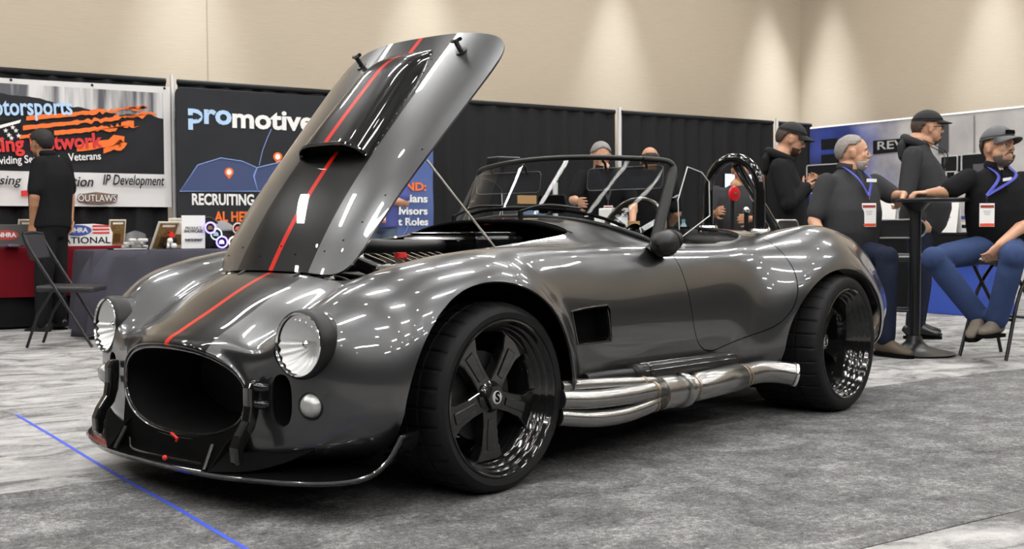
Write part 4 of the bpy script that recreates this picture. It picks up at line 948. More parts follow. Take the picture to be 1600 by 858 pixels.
def plaque(label, px, w, h, y, z, lean, rz, base=True, gold=(.30, .19, .07), m_in=None, name='award_plaque', cat='plaque'):
    c = PX(px, 380, 1, y); t = thing(name, label, cat, (c.x, y, z), rz)
    R = Matrix.Rotation(-lean, 4, 'X')
    MB().box((0, 0, h/2), (w, .014, h)).xf(R).build('frame', mat('pale_frame', (.62, .58, .50), .4), t, bevel=.004)
    MB().box((0, .009, h/2), (w*.84, .004, h*.9)).xf(R).build('engraved_plate', m_in or mat('bronze_plate', gold, .45, .5, var=.6, vscale=40), t)
    MB().box((0, .012, h*.86), (w*.6, .003, h*.07)).xf(R).build('title_strip', M_WHITE, t)
    MB().box((0, .013, h*.30), (w*.40, .003, h*.34)).xf(R).build('figure_plate', mat('bronze_dark', (.16, .09, .03), .4, .5), t)
    MB().box((0, -.05-h*.1, .05), (.03, .10, .10)).build('easel_foot', M_DARK, t); return t
plaque('framed award plaque with bronze plate at the end of the red table', 181, .17, .25, -7.10, TZ, .18, .25)
plaque('pale framed plaque partly hidden behind the standing person', 36, .15, .25, -7.10, TZ, .15, .55, gold=(.12, .09, .05))
plaque('large dark bronze plaque tilted back on the grey table', 250, .24, .26, -5.85, .722, .45, .5, gold=(.12, .07, .035))
plaque('speckled stone plaque beside the white showcase card', 277, .17, .27, -6.05, .722, .12, .0, m_in=mat('speckled_stone', (.48, .42, .34), .6, var=.5, vscale=60))
# association signs on the red table
c = PX(10, 370, 1, -6.95)
t = thing('association_sign', 'grey sign with red oval emblem on the red table', 'sign', (c.x, -6.95, TZ))
MB().box((0, 0, .10), (.34, .02, .20)).build('board', mat('sign_grey', (.10, .10, .10), .5, .3), t, bevel=.004)
MB().prism([(.10*math.cos(a), .045*math.sin(a)) for a in np.linspace(0, 2*PI, 28)[:-1]], .006, (0, .012, .105), 'Y').build('oval_emblem', mat('emblem_red', (.45, .06, .05), .5), t)
text('NHRA', .055, M_WHITE, (0, .0155, .105), ROT_P, t, 'lettering', font_bold=.002)
c = PX(129, 380, 1, -6.95)
t = thing('national_sign', 'white cut-out sign with blue oval and red stripes on the red table', 'sign', (c.x, -6.95, TZ))
MB().prism([(-.26, 0), (.26, 0), (.27, .10), (.16, .16), (.05, .20), (-.10, .205), (-.24, .19), (-.27, .12)], .016, (0, 0, 0), 'Y').build('board', M_WHITE, t, bevel=.003)
MB().prism([(.12*math.cos(a), .05*math.sin(a)) for a in np.linspace(0, 2*PI, 28)[:-1]], .006, (.04, .011, .145), 'Y').build('oval_emblem', mat('emblem_blue', (.05, .09, .35), .5), t)
text('NHRA', .06, M_WHITE, (.04, .0145, .145), ROT_P, t, 'lettering', font_bold=.002); text('NATIONAL', .085, M_BLACKP, (0, .0095, .05), ROT_P, t, 'lettering', sx=1.15, font_bold=.001)
for i in range(3): MB().box((-.165, .010, .185-.032*i), (.15, .004, .016)).build('red_stripe', M_REDP, t)
MB().box((.225, .010, .13), (.06, .004, .09)).build('blue_field', mat('emblem_blue', (.05, .09, .35), .5), t)
# give-aways in heaps: each its own thing
cols = [(.75, .72, .70), (.70, .10, .10), (.75, .35, .45), (.08, .08, .09), (.65, .62, .30), (.20, .22, .5)]
def trinket(px, y, z, r, col, label, grp):
    c = PX(px, 385, 1, y); o = MB().prism(rrect(r*2, r*1.3, r*.4), .02, (0, 0, .0105), 'Z').build('key_tag', mat('trinket_%02d_%02d_%02d' % tuple(int(100*q) for q in col), col, .4), None, bevel=.004)
    o.location = (c.x, y, z); o.rotation_euler = (random.uniform(-.05, .05), 0, random.uniform(0, 3)); return tag(o, label, 'souvenir', grp)
for px in (3, 11, 19, 27): trinket(px, -6.84-.004*px % .1, TZ, .05, cols[(px*7) % 6], 'small bright souvenir lying on the red cloth by the picture edge', 'souvenirs on the red table')
for k in range(7):
    px = 196+5.5*k; c = PX(px, 380, 1, -6.15+.04*(k % 3)); r = .035+.012*(k % 2)
    o = MB().lathe([(r*.6, 0), (r, .004), (r*1.02, .02), (r*.7, .03), (r*.6, .02)], 18, close=True).build('ring_piece', mat('pale_plastic', (.62, .60, .58), .4), None, smooth=True); o.location = (c.x, -6.15+.04*(k % 3), .7225+.03*(k % 3)); o.rotation_euler = (.0, .0, k)
    tag(o, 'pale ring shaped part in the heap between the two bronze plaques', 'ring', 'ring parts on the grey table')
c = PX(232, 372, 1, -5.80); t = thing('cable_bundle', 'clear bag with small parts leaning behind the heap of rings', 'bag', (c.x-.0, -6.22, .7225)); MB().grid(lambda u, v: ((u-.5)*.18, .03*math.sin(u*7)*v, .16*v*(1-.4*abs(u-.5))), 10, 8).build('film', mat('clear_film', (.5, .5, .52), .15, alpha=.35), t, smooth=True); MB().ball((0, -.01, .035), (.07, .03, .035)).build('contents', mat('dark_parts', (.05, .05, .055), .5), t, smooth=True)
c = PX(266, 385, 1, -5.75)
t = thing('toy_figure', 'small white and black toy with red top on the grey table', 'toy', (c.x, -5.75, .722))
for dx, dz, m in ((-.03, .028, M_WHITE), (.03, .028, M_WHITE), (0, .07, M_WHITE), (-.035, .075, M_BLACKP), (.04, .03, M_BLACKP)): MB().ball((dx, 0, dz), .027, 12, 8).build('bead', m, t, smooth=True)
MB().prism([(.036*(1 if k % 2 == 0 else .55)*math.cos(k*PI/6), .036*(1 if k % 2 == 0 else .55)*math.sin(k*PI/6)) for k in range(12)], .03, (-.01, 0, .12), 'Y').build('red_star', M_RED, t, bevel=.003)
c = PX(200, 388, 1, -5.72); t = thing('tablet_folder', 'flat dark folder with pale edge lying on the grey table', 'folder', (c.x, -5.72, .7225)); MB().box((0, 0, .006), (.30, .16, .012)).build('cover', M_BLACKP, t, bevel=.003); MB().box((0, .079, .006), (.27, .004, .006)).build('paper_edge', M_WHITE, t)
c = PX(302, 360, 1, -5.72)
t = thing('showcase_card', 'white showcase participant card standing on the grey table', 'sign card', (c.x, -5.72, .722))
MB().box((0, 0, .145), (.205, .008, .285), (-.05, 0, 0)).build('card', M_WHITE, t); MB().box((0, -.05, .03), (.1, .1, .004), (.5, 0, 0)).build('card_stay', M_WHITE, t)
for s_, z, w, m in (('FEATURED', .205, .15, M_BLACKP), ('PRODUCT', .178, .14, M_BLACKP), ('SHOWCASE', .151, .16, M_BLACKP), ('PARTICIPANT', .075, .15, M_BLACKP)):
    q = text(s_, .034 if z > .1 else .028, m, (0, .0065+.0*(z), z), (PI/2-.05, 0, PI), t, 'lettering', font_bold=.0008); q.location.y = .0065-(z-.145)*.05
    q.scale[0] = w/max(.01, q.dimensions.x)
MB().box((.04, .003, .228), (.05, .004, .010)).build('orange_mark', M_ORANGE, t)
c = PX(346, 360, 1, -5.78)
t = thing('shoulder_bag', 'black and grey bag standing behind the coloured lamps', 'bag', (c.x, -5.86, .722))
M_BAG = mat('bag_black', (.018, .018, .02), .6); M_BAGG = mat('bag_grey', (.20, .20, .205), .6)
MB().box((0, 0, .09), (.26, .13, .18)).build('bag_body', M_BAG, t, bevel=.03, seg=4); MB().grid(lambda u, v: (-.02+(u-.5)*.20, .07-.07*v, .15+.09*math.sin(v*PI*.6)*(1-.5*(2*u-1)**2)), 10, 8).build('bag_flap', M_BAGG, t, smooth=True, solid=.01)
MB().tube(spline([(.12, 0, .17), (.14, .02, .24), (.09, .03, .27), (.02, .03, .22)], 6), .012, 8).build('strap', M_BAG, t, smooth=True); MB().box((.06, .068, .15), (.014, .006, .05)).build('buckle', M_CHROME, t)
def halo_lamp(label, px, py, r, ring, core, es):
    y = -5.632 if py > 370 else (-5.655 if px == 329 else -5.70); c = PX(px, py, 1, y); t = thing('halo_lamp', label, 'lamp', (c.x, y, max(c.z, .722+r+.008)), group='halo lamps on the grey table')
    MB().tube([(r*math.cos(a), 0, r*math.sin(a)) for a in np.linspace(0, 2*PI, 33)[:-1]], .007, 8, closed=True).build('glow_ring', mat('halo_%d_%d_%d' % tuple(int(99*q) for q in ring), ring, .4, emit=ring, es=es), t, smooth=True)
    MB().lathe([(0, -.02), (r*.85, -.02), (r*.9, -.045), (0, -.05)], 24, ax='Y').build('housing', M_BLACKP, t); MB().prism([(-r*.5, -r*.35), (r*.5, -r*.35), (r*.42, r*.15), (r*.2, r*.4), (-r*.2, r*.4), (-r*.45, r*.15)], .012, (0, -.012, 0), 'Y').build('inner_shape', core, t, bevel=.003)
    MB().tube([(0, -.04, -r*.6), (0, -.05, .722-max(c.z, .722+r+.008)+.001)], .01, 8).build('stand', M_BLACKP, t); return t
V_ = (.30, .22, 1.0)
halo_lamp('violet ring lamp lowest beside the orange one', 347, 379, .048, V_, mat('violet_core', (.5, .45, .9), .4, emit=(.5, .4, 1), es=1.0), 2.2)
halo_lamp('orange centred ring lamp beside the violet one', 366, 379, .046, (.95, .70, .62), mat('orange_core', (.8, .25, .12), .4, emit=(.9, .25, .1), es=.4), .7)
halo_lamp('violet ring lamp against the white card', 329, 356, .046, V_, mat('brown_core', (.22, .12, .05), .5), 2.6)
halo_lamp('pale green ring lamp in the middle of the group', 338, 366, .048, (.55, .70, .62), mat('mint_core', (.45, .62, .52), .4), .5)
halo_lamp('red ball ring lamp beside the raised bonnet edge', 372, 357, .046, (.5, .42, .35), mat('red_core', (.75, .10, .05), .4), .25)
# --- folding chair beside the standing person
def folding_chair(label, loc, rz):
    t = thing('folding_chair', label, 'chair', loc, rz); M_CH = mat('chair_black_steel', (.012, .012, .013), .35); M_PAD = mat('chair_vinyl', (.022, .022, .024), .4)
    for s in (1, -1):
        MB().tube(spline([(-.24, s*.22, .86), (-.20, s*.22, .76), (0, s*.215, .42), (.24, s*.22, .012)], 6), .012, 10).build('leg', M_CH, t, smooth=True)
        MB().tube([(-.24, s*.19, .012), (-.16, s*.19, .25), (-.05, s*.19, .43)], .011, 10).build('rear_leg', M_CH, t, smooth=True)
    MB().tube([(-.24, -.22, .86), (-.245, 0, .87), (-.24, .22, .86)], .012, 10).build('top_rail', M_CH, t, smooth=True)
    MB().box((-.215, 0, .76), (.035, .40, .20), (0, -.32, 0)).build('backrest', M_PAD, t, bevel=.014, seg=3)
    MB().box((.04, 0, .445), (.42, .40, .045), (0, .03, 0)).build('seat', M_PAD, t, bevel=.018, seg=3)
    MB().tube([(.2, -.22, .09), (.2, .22, .09)], .009, 8).build('stretcher', M_CH, t); return t
p = PX(106, 541, 2, 0); folding_chair('black folding chair with padded seat by the grey table', (p.x, p.y, 0), 2.66)
# --- standing table, stools
tb = thing('bar_table', 'tall black round bar table the two seated people lean on', 'table', (-4.765, -1.05, 0)); M_BT = mat('bar_black', (.010, .010, .011), .35)
MB().lathe([(0, .012), (.27, .008), (.275, .014), (.20, .03), (.10, .055), (.06, .09), (.045, .13), (0, .13)], 40).build('base', M_BT, tb, smooth=True)
MB().tube([(0, 0, .12), (0, 0, 1.04)], .038, 20).build('column', M_BT, tb, smooth=True); MB().lathe([(0, 1.075), (.255, 1.075), (.26, 1.065), (.255, 1.05), (0, 1.048)], 44, (-.084, .055, 0)).build('table_top', M_BT, tb, smooth=True, angle=30); MB().lathe([(.10, 1.05), (.05, .99), (0, .99)], 24).build('top_collar', M_BT, tb, smooth=True)
def bar_stool(label, loc, rz, seat_only=False):
    t = thing('bar_stool', label, 'stool', loc, rz, 'bar stools'); M_ST = mat('stool_tube', (.014, .014, .015), .3, .3); M_PD = mat('stool_vinyl', (.05, .05, .053), .45); M_PIP = mat('pale_piping', (.72, .72, .70), .4)
    MB().prism(rrect(.40, .36, .10), .055, (0, 0, .655), 'Z').build('seat', M_PD, t, bevel=.015, seg=3); MB().tube([(a, b, .665) for a, b in rrect(.405, .365, .10)], .007, 8, closed=True).build('seat_piping', M_PIP, t)
    MB().prism(rrect(.42, .125, .062), .045, (0, -.20, .868), 'Y').build('backrest', M_PD, t, bevel=.015, seg=3)
    for y in (-.225, -.175): MB().tube([(a, y, .868+b) for a, b in rrect(.425, .13, .064)], .006, 8, closed=True).build('back_piping', M_PIP, t)
    for s in (1, -1):
        MB().tube(spline([(s*.15, -.195, .86), (s*.15, -.19, .70), (s*.155, .05, .45), (s*.17, .22, .012)], 5), .012, 10).build('leg', M_ST, t, smooth=True)
        MB().tube([(s*.14, .12, .62), (s*.145, -.08, .38), (s*.165, -.24, .012)], .012, 10).build('rear_leg', M_ST, t, smooth=True)
    MB().tube([(-.16, .13, .27), (.16, .13, .27)], .010, 8).build('foot_rail', M_ST, t); MB().tube([(-.155, -.14, .27), (.155, -.14, .27)], .010, 8).build('foot_rail', M_ST, t); return t
vdir = math.atan2(CAM_POS.y+1.35, CAM_POS.x+5.15)
bar_stool('empty folding bar stool with pale piping behind the table column', (-5.13, -1.50, 0), vdir+PI/2)
bar_stool('folding bar stool under the seated person in grey polo', (-4.36, -1.62, 0), .37)
bar_stool('folding bar stool under the seated person in blue jeans', (-5.065, -.58, 0), -1.57)
# --- printed display wall on the right
def display_mat():
    m = bpy.data.materials.new('display_print'); m.use_nodes = True; n = N(m); b = n.nt.nodes['Principled BSDF']
    tc = n.node('ShaderNodeTexCoord').outputs['Object']; sp = n.node('ShaderNodeSeparateXYZ'); n.L(tc, sp.inputs[0])
    q = n.node('ShaderNodeTexNoise'); q.inputs['Scale'].default_value = 2.2; q.inputs['Detail'].default_value = 6; n.L(tc, q.inputs['Vector'])
    vo = n.node('ShaderNodeTexVoronoi'); vo.distance = 'CHEBYCHEV'; vo.inputs['Scale'].default_value = 2.3; n.L(tc, vo.inputs['Vector'])
    f = n.math('ADD', n.math('DIVIDE', n.math('ADD', sp.outputs[1], 7.3), 1.1), n.math('MULTIPLY', n.math('SUBTRACT', q.outputs['Fac'], .5), 1.2)); f = n.math('MINIMUM', n.math('MAXIMUM', f, 0), 1)
    grey = n.mix(q.outputs['Fac'], (.26, .25, .25), (.66, .63, .61)); blue = n.mix(vo.outputs['Distance'], (.012, .02, .07), (.06, .11, .55))
    n.L(n.mix(f, blue, grey), b.inputs['Base Color']); b.inputs['Roughness'].default_value = .5; return m
dw_ = thing('display_wall', 'long printed booth wall fading from blue to pale grey', 'display wall')
MB().box((-11.5, -4.1, 1.2), (.06, 8.05, 2.40)).build('printed_panel', display_mat(), dw_)
MB().box((-11.49, -4.1, 2.405), (.07, 8.05, .022)).build('light_rail', mat('rail_white', (.8, .8, .8), .4, emit=(1, 1, 1), es=.35), dw_)
DX = -11.46; ROT_D = (PI/2, 0, PI/2)
def dpoly(nm, pts, m, d=.004): return flat_poly(nm, pts, 0, DX+d, m, dw_, .001)
dpoly('name_plate_print', [(1364, 220), (1436, 214), (1436, 234), (1364, 241)], M_BLACKP)
fit_text('REV', (1371, 228), (1413, 224.5), 13, DX+.008, mat('print_silver', (.45, .45, .45), .5), dw_, bold=.01, ax=0, rot=ROT_D)
dpoly('photo_print', [(1466, 193), (1482, 192), (1482, 238), (1466, 240)], mat('print_dark_grey', (.06, .06, .065), .6)); dpoly('photo_print', [(1283, 218), (1308, 216), (1308, 232), (1283, 234)], M_BLACKP); dpoly('photo_print', [(1283, 242), (1312, 240), (1312, 256), (1283, 258)], M_BLACKP)
dpoly('seam_print', [(1521, 180), (1523, 180), (1523, 250), (1521, 250)], mat('print_mid_grey', (.2, .2, .2), .6))
# counters with boxed displays in front of that wall
def counter(label, px0, px1, X, h, m, dep=.6, name='display_counter'):
    a, b = PX(px0, 400, 0, X), PX(px1, 400, 0, X); t = thing(name, label, 'counter')
    MB().box((X-dep/2, (a.y+b.y)/2, h/2), (dep, abs(b.y-a.y), h)).build('carcass', m, t, bevel=.008); MB().box((X-dep/2, (a.y+b.y)/2, h+.012), (dep+.05, abs(b.y-a.y)+.05, .024)).build('worktop', M_BLACKP, t, bevel=.004); return (a.y, b.y)
M_BSK = mat('royal_blue_skirt', (.03, .07, .36), .7)
ya, yb = counter('blue skirted counter under the display wall between the seated people', 1440, 1530, -8.0, .80, M_BSK)
MB().box((-7.985, (ya+yb)/2, .66), (.05, abs(yb-ya)+.02, .27)).build('black_fascia', M_BCLOTH, [o for o in bpy.data.objects if o.name.startswith('display_counter')][-1])
counter('black counter behind the person in grey polo', 1335, 1440, -8.2, .80, M_BCLOTH)
def frame_box(label, px0, px1, py0, py1, X, inner):
    a, b = PX(px0, py0, 0, X), PX(px1, py1, 0, X); t = thing('framed_display', label, 'display'); w = abs(b.y-a.y); h = abs(a.z-b.z); c = ((a.y+b.y)/2, (a.z+b.z)/2)
    MB().box((X-.03, c[0], c[1]), (.06, w, h)).build('panel', M_BLACKP, t, bevel=.006); MB().tube([(X+.003, c[0]+p, c[1]+q) for p, q in rrect(w, h, .02, 3)], .008, 6, closed=True).build('pale_border', mat('border_grey', (.45, .45, .45), .4), t)
    if inner: MB().box((X+.004, c[0]+w*.12, c[1]-h*.12), (.006, w*.55, h*.55)).build('inner_panel', mat('panel_grey', (.10, .10, .11), .4), t)
    z0 = c[1]-h/2; MB().box((X-.03, c[0], z0/2), (.05, .06, z0)).build('stand_post', M_BLACKP, t); MB().box((X-.03, c[0], .008), (.35, .35, .016)).build('stand_foot', M_BLACKP, t); return t
frame_box('black framed display panel between the hooded and grey polo people', 1261, 1318, 259, 300, -9.2, True)
frame_box('black framed display panel behind the person with the black cap', 1470, 1496, 245, 268, -9.4, False); frame_box('wide black framed display panel left of the grey cap', 1503, 1556, 242, 285, -9.4, True)
def tent_card(label, px, py, w, h, X, Z, col):
    c = PX(px, py, 0, X); t = thing('tent_card', label, 'sign card', (X, c.y, Z)); 
    MB().prism([(-.05, 0), (.0, h), (.05, 0), (.045, 0), (0, h-.02), (-.045, 0)], w, (0, 0, 0), 'Y').build('folded_card', M_WHITE, t)
    MB().box((.042, 0, .03), (.004, w*.95, .035), (0, -.16, 0)).build('colour_band', mat('band_%d' % int(col[0]*99), col, .5), t); return t
tent_card('white tent card with car picture behind the grey polo person', 1383, 345, .30, .36, -8.35, .825, (.05, .10, .45)); tent_card('tall white card left of the grey cap person', 1484, 330, .22, .34, -8.15, .825, (.10, .12, .5))
o = MB().prism([(-.1, 0), (.1, 0), (.02, .06), (-.1, .04)], .12, (0, 0, 0), 'Y').build('red_box', mat('red_card', (.75, .10, .05), .5), None); p = PX(1376, 316, 0, -8.6); o.location = (-8.6, p.y, .826); tag(o, 'small red folded box on the black counter', 'box')
t = thing('paper_stack', 'pile of leaflets with blue spine beside the bar table edge', 'paper stack', (-8.5, PX(1510, 320, 0, -8.5).y, .826))
for i, (m_, z) in enumerate(((M_WHITE, .02), (M_BLACKP, .06), (M_WHITE, .095), (mat('pinkish_paper', (.7, .5, .42), .6), .125), (mat('band_5', (.05, .10, .45), .5), .15))): MB().box((0, .01*i, z), (.22, .30-.02*i, .035)).build('leaflet_block', m_, t)
# --- demo table seen through the windscreen and hoop
table('trestle_table', 'folding table under black cloth behind the cockpit', -3.2, -5.6, -3.45, -2.75, .73); cloth('tablecloth', 'black floor-length cloth on the table behind the cockpit', -3.18, -5.62, -3.47, -2.73, .732, .02, M_BCLOTH, .03)
TB = .737
def put(px, y): return PX(px, 350, 1, y).x
t = thing('label_printer', 'white box with three black dials behind the steering wheel', 'box', (put(958, -2.95), -2.95, TB)); MB().box((0, 0, .15), (.165, .16, .30)).build('case', M_WHITE, t, bevel=.01); MB().box((0, .078, .265), (.15, .012, .065)).build('dial_strip', mat('strip_grey', (.35, .35, .35), .5), t)
for i in range(3): MB().lathe([(0, .02), (.018, .02), (.02, .0)], 16, ((i-1)*.045, .082, .265), 'Y').build('dial', M_BLACKP, t)
t = thing('badge_card', 'pale hanging card standing beside the white dial box', 'card', (put(934, -2.86), -2.86, TB)); MB().box((0, 0, .165), (.06, .01, .125)).build('card', M_WHITE, t); MB().tube([(0, 0, .01), (0, 0, .11)], .006, 8).build('stem', M_DARK, t); MB().box((0, 0, .005), (.08, .06, .01)).build('foot', M_DARK, t)
for px, r, h in ((893, .075, .19), (915, .035, .15)):
    t = thing('clear_jar', ('large' if r > .06 else 'small')+' clear plastic container on the table behind the windscreen', 'container', (put(px, -2.95), -2.92, TB)); MB().lathe([(0, .0), (r, 0), (r*1.05, h*.6), (r*.9, h*.9), (r*.5, h), (0, h)], 28).build('shell', mat('frosted_plastic', (.62, .64, .64), .25, alpha=.45), t, smooth=True); MB().lathe([(r*.5, h), (r*.52, h+.025), (0, h+.03)], 24).build('lid', M_CHROME, t, smooth=True)
t = thing('cardboard_box', 'brown carton edge right of the white dial box', 'box', (put(982, -3.05), -3.05, TB)); MB().box((0, 0, .10), (.10, .16, .20)).build('carton', mat('cardboard', (.42, .25, .11), .8), t); MB().box((0, 0, .202), (.10, .03, .004)).build('tape_strip', mat('tan_tape', (.5, .34, .18), .4), t)
t = thing('water_bottle', 'clear water bottle seen through the wind wing', 'bottle', (put(1068, -2.9), -2.9, TB)); MB().lathe([(0, 0), (.032, 0), (.033, .13), (.026, .16), (.013, .185), (.013, .2)], 20).build('bottle_wall', mat('bottle_plastic', (.45, .62, .68), .1, alpha=.5), t, smooth=True); MB().lathe([(.015, .195), (.015, .215), (0, .215)], 16).build('cap', mat('cap_teal', (.1, .3, .35), .4), t); MB().lathe([(.0338, .06), (.0338, .11)], 20).build('wrapper', mat('wrapper_grey', (.3, .4, .5), .5), t)
t = thing('red_box', 'red and white product box beside the water bottle', 'box', (put(1052, -2.95), -2.95, TB)); MB().box((0, 0, .055), (.09, .07, .11)).build('carton', mat('carton_red', (.6, .10, .07), .5), t, bevel=.003); MB().box((0, .037, .06), (.07, .004, .03)).build('label_band', M_WHITE, t)
p = PX(1152, 291, 1, -4.6); t = thing('monitor', 'bright monitor glowing behind the roll hoop', 'screen', (p.x, -4.6, 0)); MB().box((0, 0, p.z), (.40, .03, .27)).build('housing', M_BLACKP, t, bevel=.006); MB().box((0, .017, p.z), (.375, .004, .245)).build('screen', mat('lit_screen', (.5, .6, .8), .3, emit=(.50, .65, 1.0), es=1.5, var=.5, vscale=6), t); MB().box((0, 0, (p.z-.1)/2), (.05, .03, p.z-.1)).build('neck', M_BLACKP, t); MB().box((0, 0, .006), (.40, .40, .012)).build('foot', M_BLACKP, t)
for i, (px, w) in enumerate(((1147, .30), (1181, .26))):
    t = thing('red_disc', ('left' if i == 0 else 'right')+' red round wheel display behind the roll hoop', 'disc', (put(px, -2.85), -2.85, PX(px, 303, 1, -2.85).z), 0); MB().lathe([(0, .02), (.03, .02), (.058, .012), (.063, 0), (.058, -.01), (0, -.01)], 32, ax='Y').build('disc', mat('disc_red', (.60, .012, .02), .35), t, smooth=True); i and MB().lathe([(.063, .014), (.070, .006), (.070, -.006), (.063, -.01)], 32, ax='Y').build('pale_rim', mat('pale_plastic', (.62, .60, .58), .4), t, smooth=True); MB().lathe([(0, .03), (.012, .03), (.014, .02)], 12, ax='Y').build('hub', mat('brass', (.35, .22, .08), .4, .8), t); zz = TB-PX(px, 303, 1, -2.85).z; MB().box((0, -.02, (zz-.05)/2), (.02, .02, abs(zz)-.05)).build('stand', M_BLACKP, t); MB().box((0, -.02, zz+.006), (.09, .07, .012)).build('stand_foot', M_BLACKP, t)
t = thing('chrome_microphone', 'small chrome ball fixture between the red discs', 'fixture', (put(1166, -3.0), -3.0, TB)); MB().tube([(0, 0, 0), (0, 0, .26)], .02, 12).build('stem', M_BLACKP, t); MB().ball((0, 0, .29), .032).build('ball', M_CHROME, t, smooth=True)
for px, h in ((1143, .10), (1158, .12), (1170, .09)):
    t = thing('white_carton', {1143: 'left white carton on the table seen through the roll hoop', 1158: 'middle white carton behind the hoop brace', 1170: 'right white carton behind the hoop brace'}[px], 'box', (put(px, -2.80), -2.79, TB)); MB().box((0, 0, h/2), (.075, .07, h)).build('carton', M_WHITE, t, bevel=.003); MB().box((0, .036, h*.7), (.06, .004, .02)).build('label_band', mat('strip_grey', (.35, .35, .35), .5), t)
# grey display stand far behind the windscreen
p = PX(815, 300, 1, -5.2); t = thing('tool_cabinet', 'dark cabinet with grey post and blue bin far behind the windscreen', 'cabinet', (p.x, -5.2, 0)); MB().box((0, 0, .55), (.42, .4, 1.1)).build('carcass', mat('cabinet_grey', (.05, .05, .05), .5), t, bevel=.01); MB().tube([(-.26, .2, .01), (-.26, .2, 1.33)], .025, 10).build('post', M_POLE, t); MB().box((-.02, .21, .98), (.30, .03, .16)).build('blue_bin', mat('bin_blue', (.12, .17, .30), .5), t); MB().box((.08, .21, 1.16), (.2, .03, .08)).build('carton_top', mat('cardboard', (.42, .25, .11), .8), t)
p = PX(787, 252, 1, -5.6); t = thing('projector', 'dark projector on a tall stand behind the windscreen frame', 'projector', (p.x, -5.6, 0)); MB().box((0, 0, p.z), (.28, .22, .07)).build('body', M_BLACKP, t, bevel=.015); MB().box((0, .0, p.z+.037), (.26, .2, .006)).build('pale_lid', mat('lid_grey', (.35, .35, .35), .3), t); MB().tube([(0, 0, .03), (0, 0, p.z-.03)], .02, 10).build('stand', M_DARK, t); MB().lathe([(0, .03), (.2, .0)], 20).build('foot', M_DARK, t)
# --- blue floor tape
pts = [PX(*q, 2, .004) for q in ((25, 647), (80, 679), (150, 722), (200, 752), (270, 790), (330, 826), (385, 858))]
pts.append(pts[-1]+(pts[-1]-pts[-2])*1.5); mb = MB(); V = []
for i, p in enumerate(pts): V += [(p.x-.0075, p.y, .0042 if p.y > -.16 else .0015), (p.x+.0075, p.y, .0042 if p.y > -.16 else .0015)]
mb.add(V, [(2*i, 2*i+1, 2*i+3, 2*i+2) for i in range(len(pts)-1)]); o = mb.build('floor_tape', mat('blue_tape', (.045, .09, .62), .6)); tag(o, 'strip of blue masking tape stuck on the carpet before the nose', 'tape')
# ---------------------------------------------------------------- people
def J(px, py, dist):                  # photo pixel at a depth (metres along the view axis) -> world point
    w = ray_px(px, py); return CAM_POS+w*(dist/w.dot(CAM_DIR))
def remesh(mb, name, m, parent, voxel, it=4, fac=.5, org=None, bump=None):
    o = mb.build(name, m, None); 
    if org is not None: o.data.transform(Matrix.Translation(-org))
    q = o.modifiers.new('remesh', 'REMESH'); q.mode = 'VOXEL'; q.voxel_size = voxel
    q = o.modifiers.new('smooth', 'SMOOTH'); q.factor = fac; q.iterations = it
    dg = bpy.context.evaluated_depsgraph_get(); me = bpy.data.meshes.new_from_object(o.evaluated_get(dg)); old = o.data
    o.modifiers.clear(); o.data = me; bpy.data.meshes.remove(old); me.polygons.foreach_set('use_smooth', [True]*len(me.polygons)); o.parent = parent; return o
def loft(mb, P, lat, R, n=24):
    V = []; k = len(P); P = [Vector(p) for p in P]
    for i, p in enumerate(P):
        t = (P[min(i+1, k-1)]-P[max(i-1, 0)]).normalized(); L = lat if not isinstance(lat, list) else lat[i]
        L = (L-t*L.dot(t)).normalized(); A = L.cross(t)
        w, d = R[i]
        for j in range(n):
            a = 2*PI*j/n; c, s = math.cos(a), math.sin(a)
            V.append(p+L*w*math.copysign(abs(c)**.85, c)+A*d*math.copysign(abs(s)**.85, s))
    F = [(i*n+j, i*n+(j+1) % n, (i+1)*n+(j+1) % n, (i+1)*n+j) for i in range(k-1) for j in range(n)]+[tuple(range(n))[::-1], tuple(range((k-1)*n, k*n))]
    mb.add(V, F)
def limb(mb, pts, radii, n=14):
    P = []; R = []
    for i in range(len(pts)-1):
        a, b = Vector(pts[i]), Vector(pts[i+1])
        for t in (0, .25, .5, .75): P.append(a.lerp(b, t)); R.append(radii[i]*(1-t)+radii[i+1]*t)
    P.append(Vector(pts[-1])); R.append(radii[-1])
    mb.tube(P, R, n)
    for p, r in ((pts[0], radii[0]), (pts[-1], radii[-1])): mb.ball(p, r*.98, 12, 8)
    for i in range(1, len(pts)-1): mb.ball(pts[i], radii[i]*.99, 12, 8)
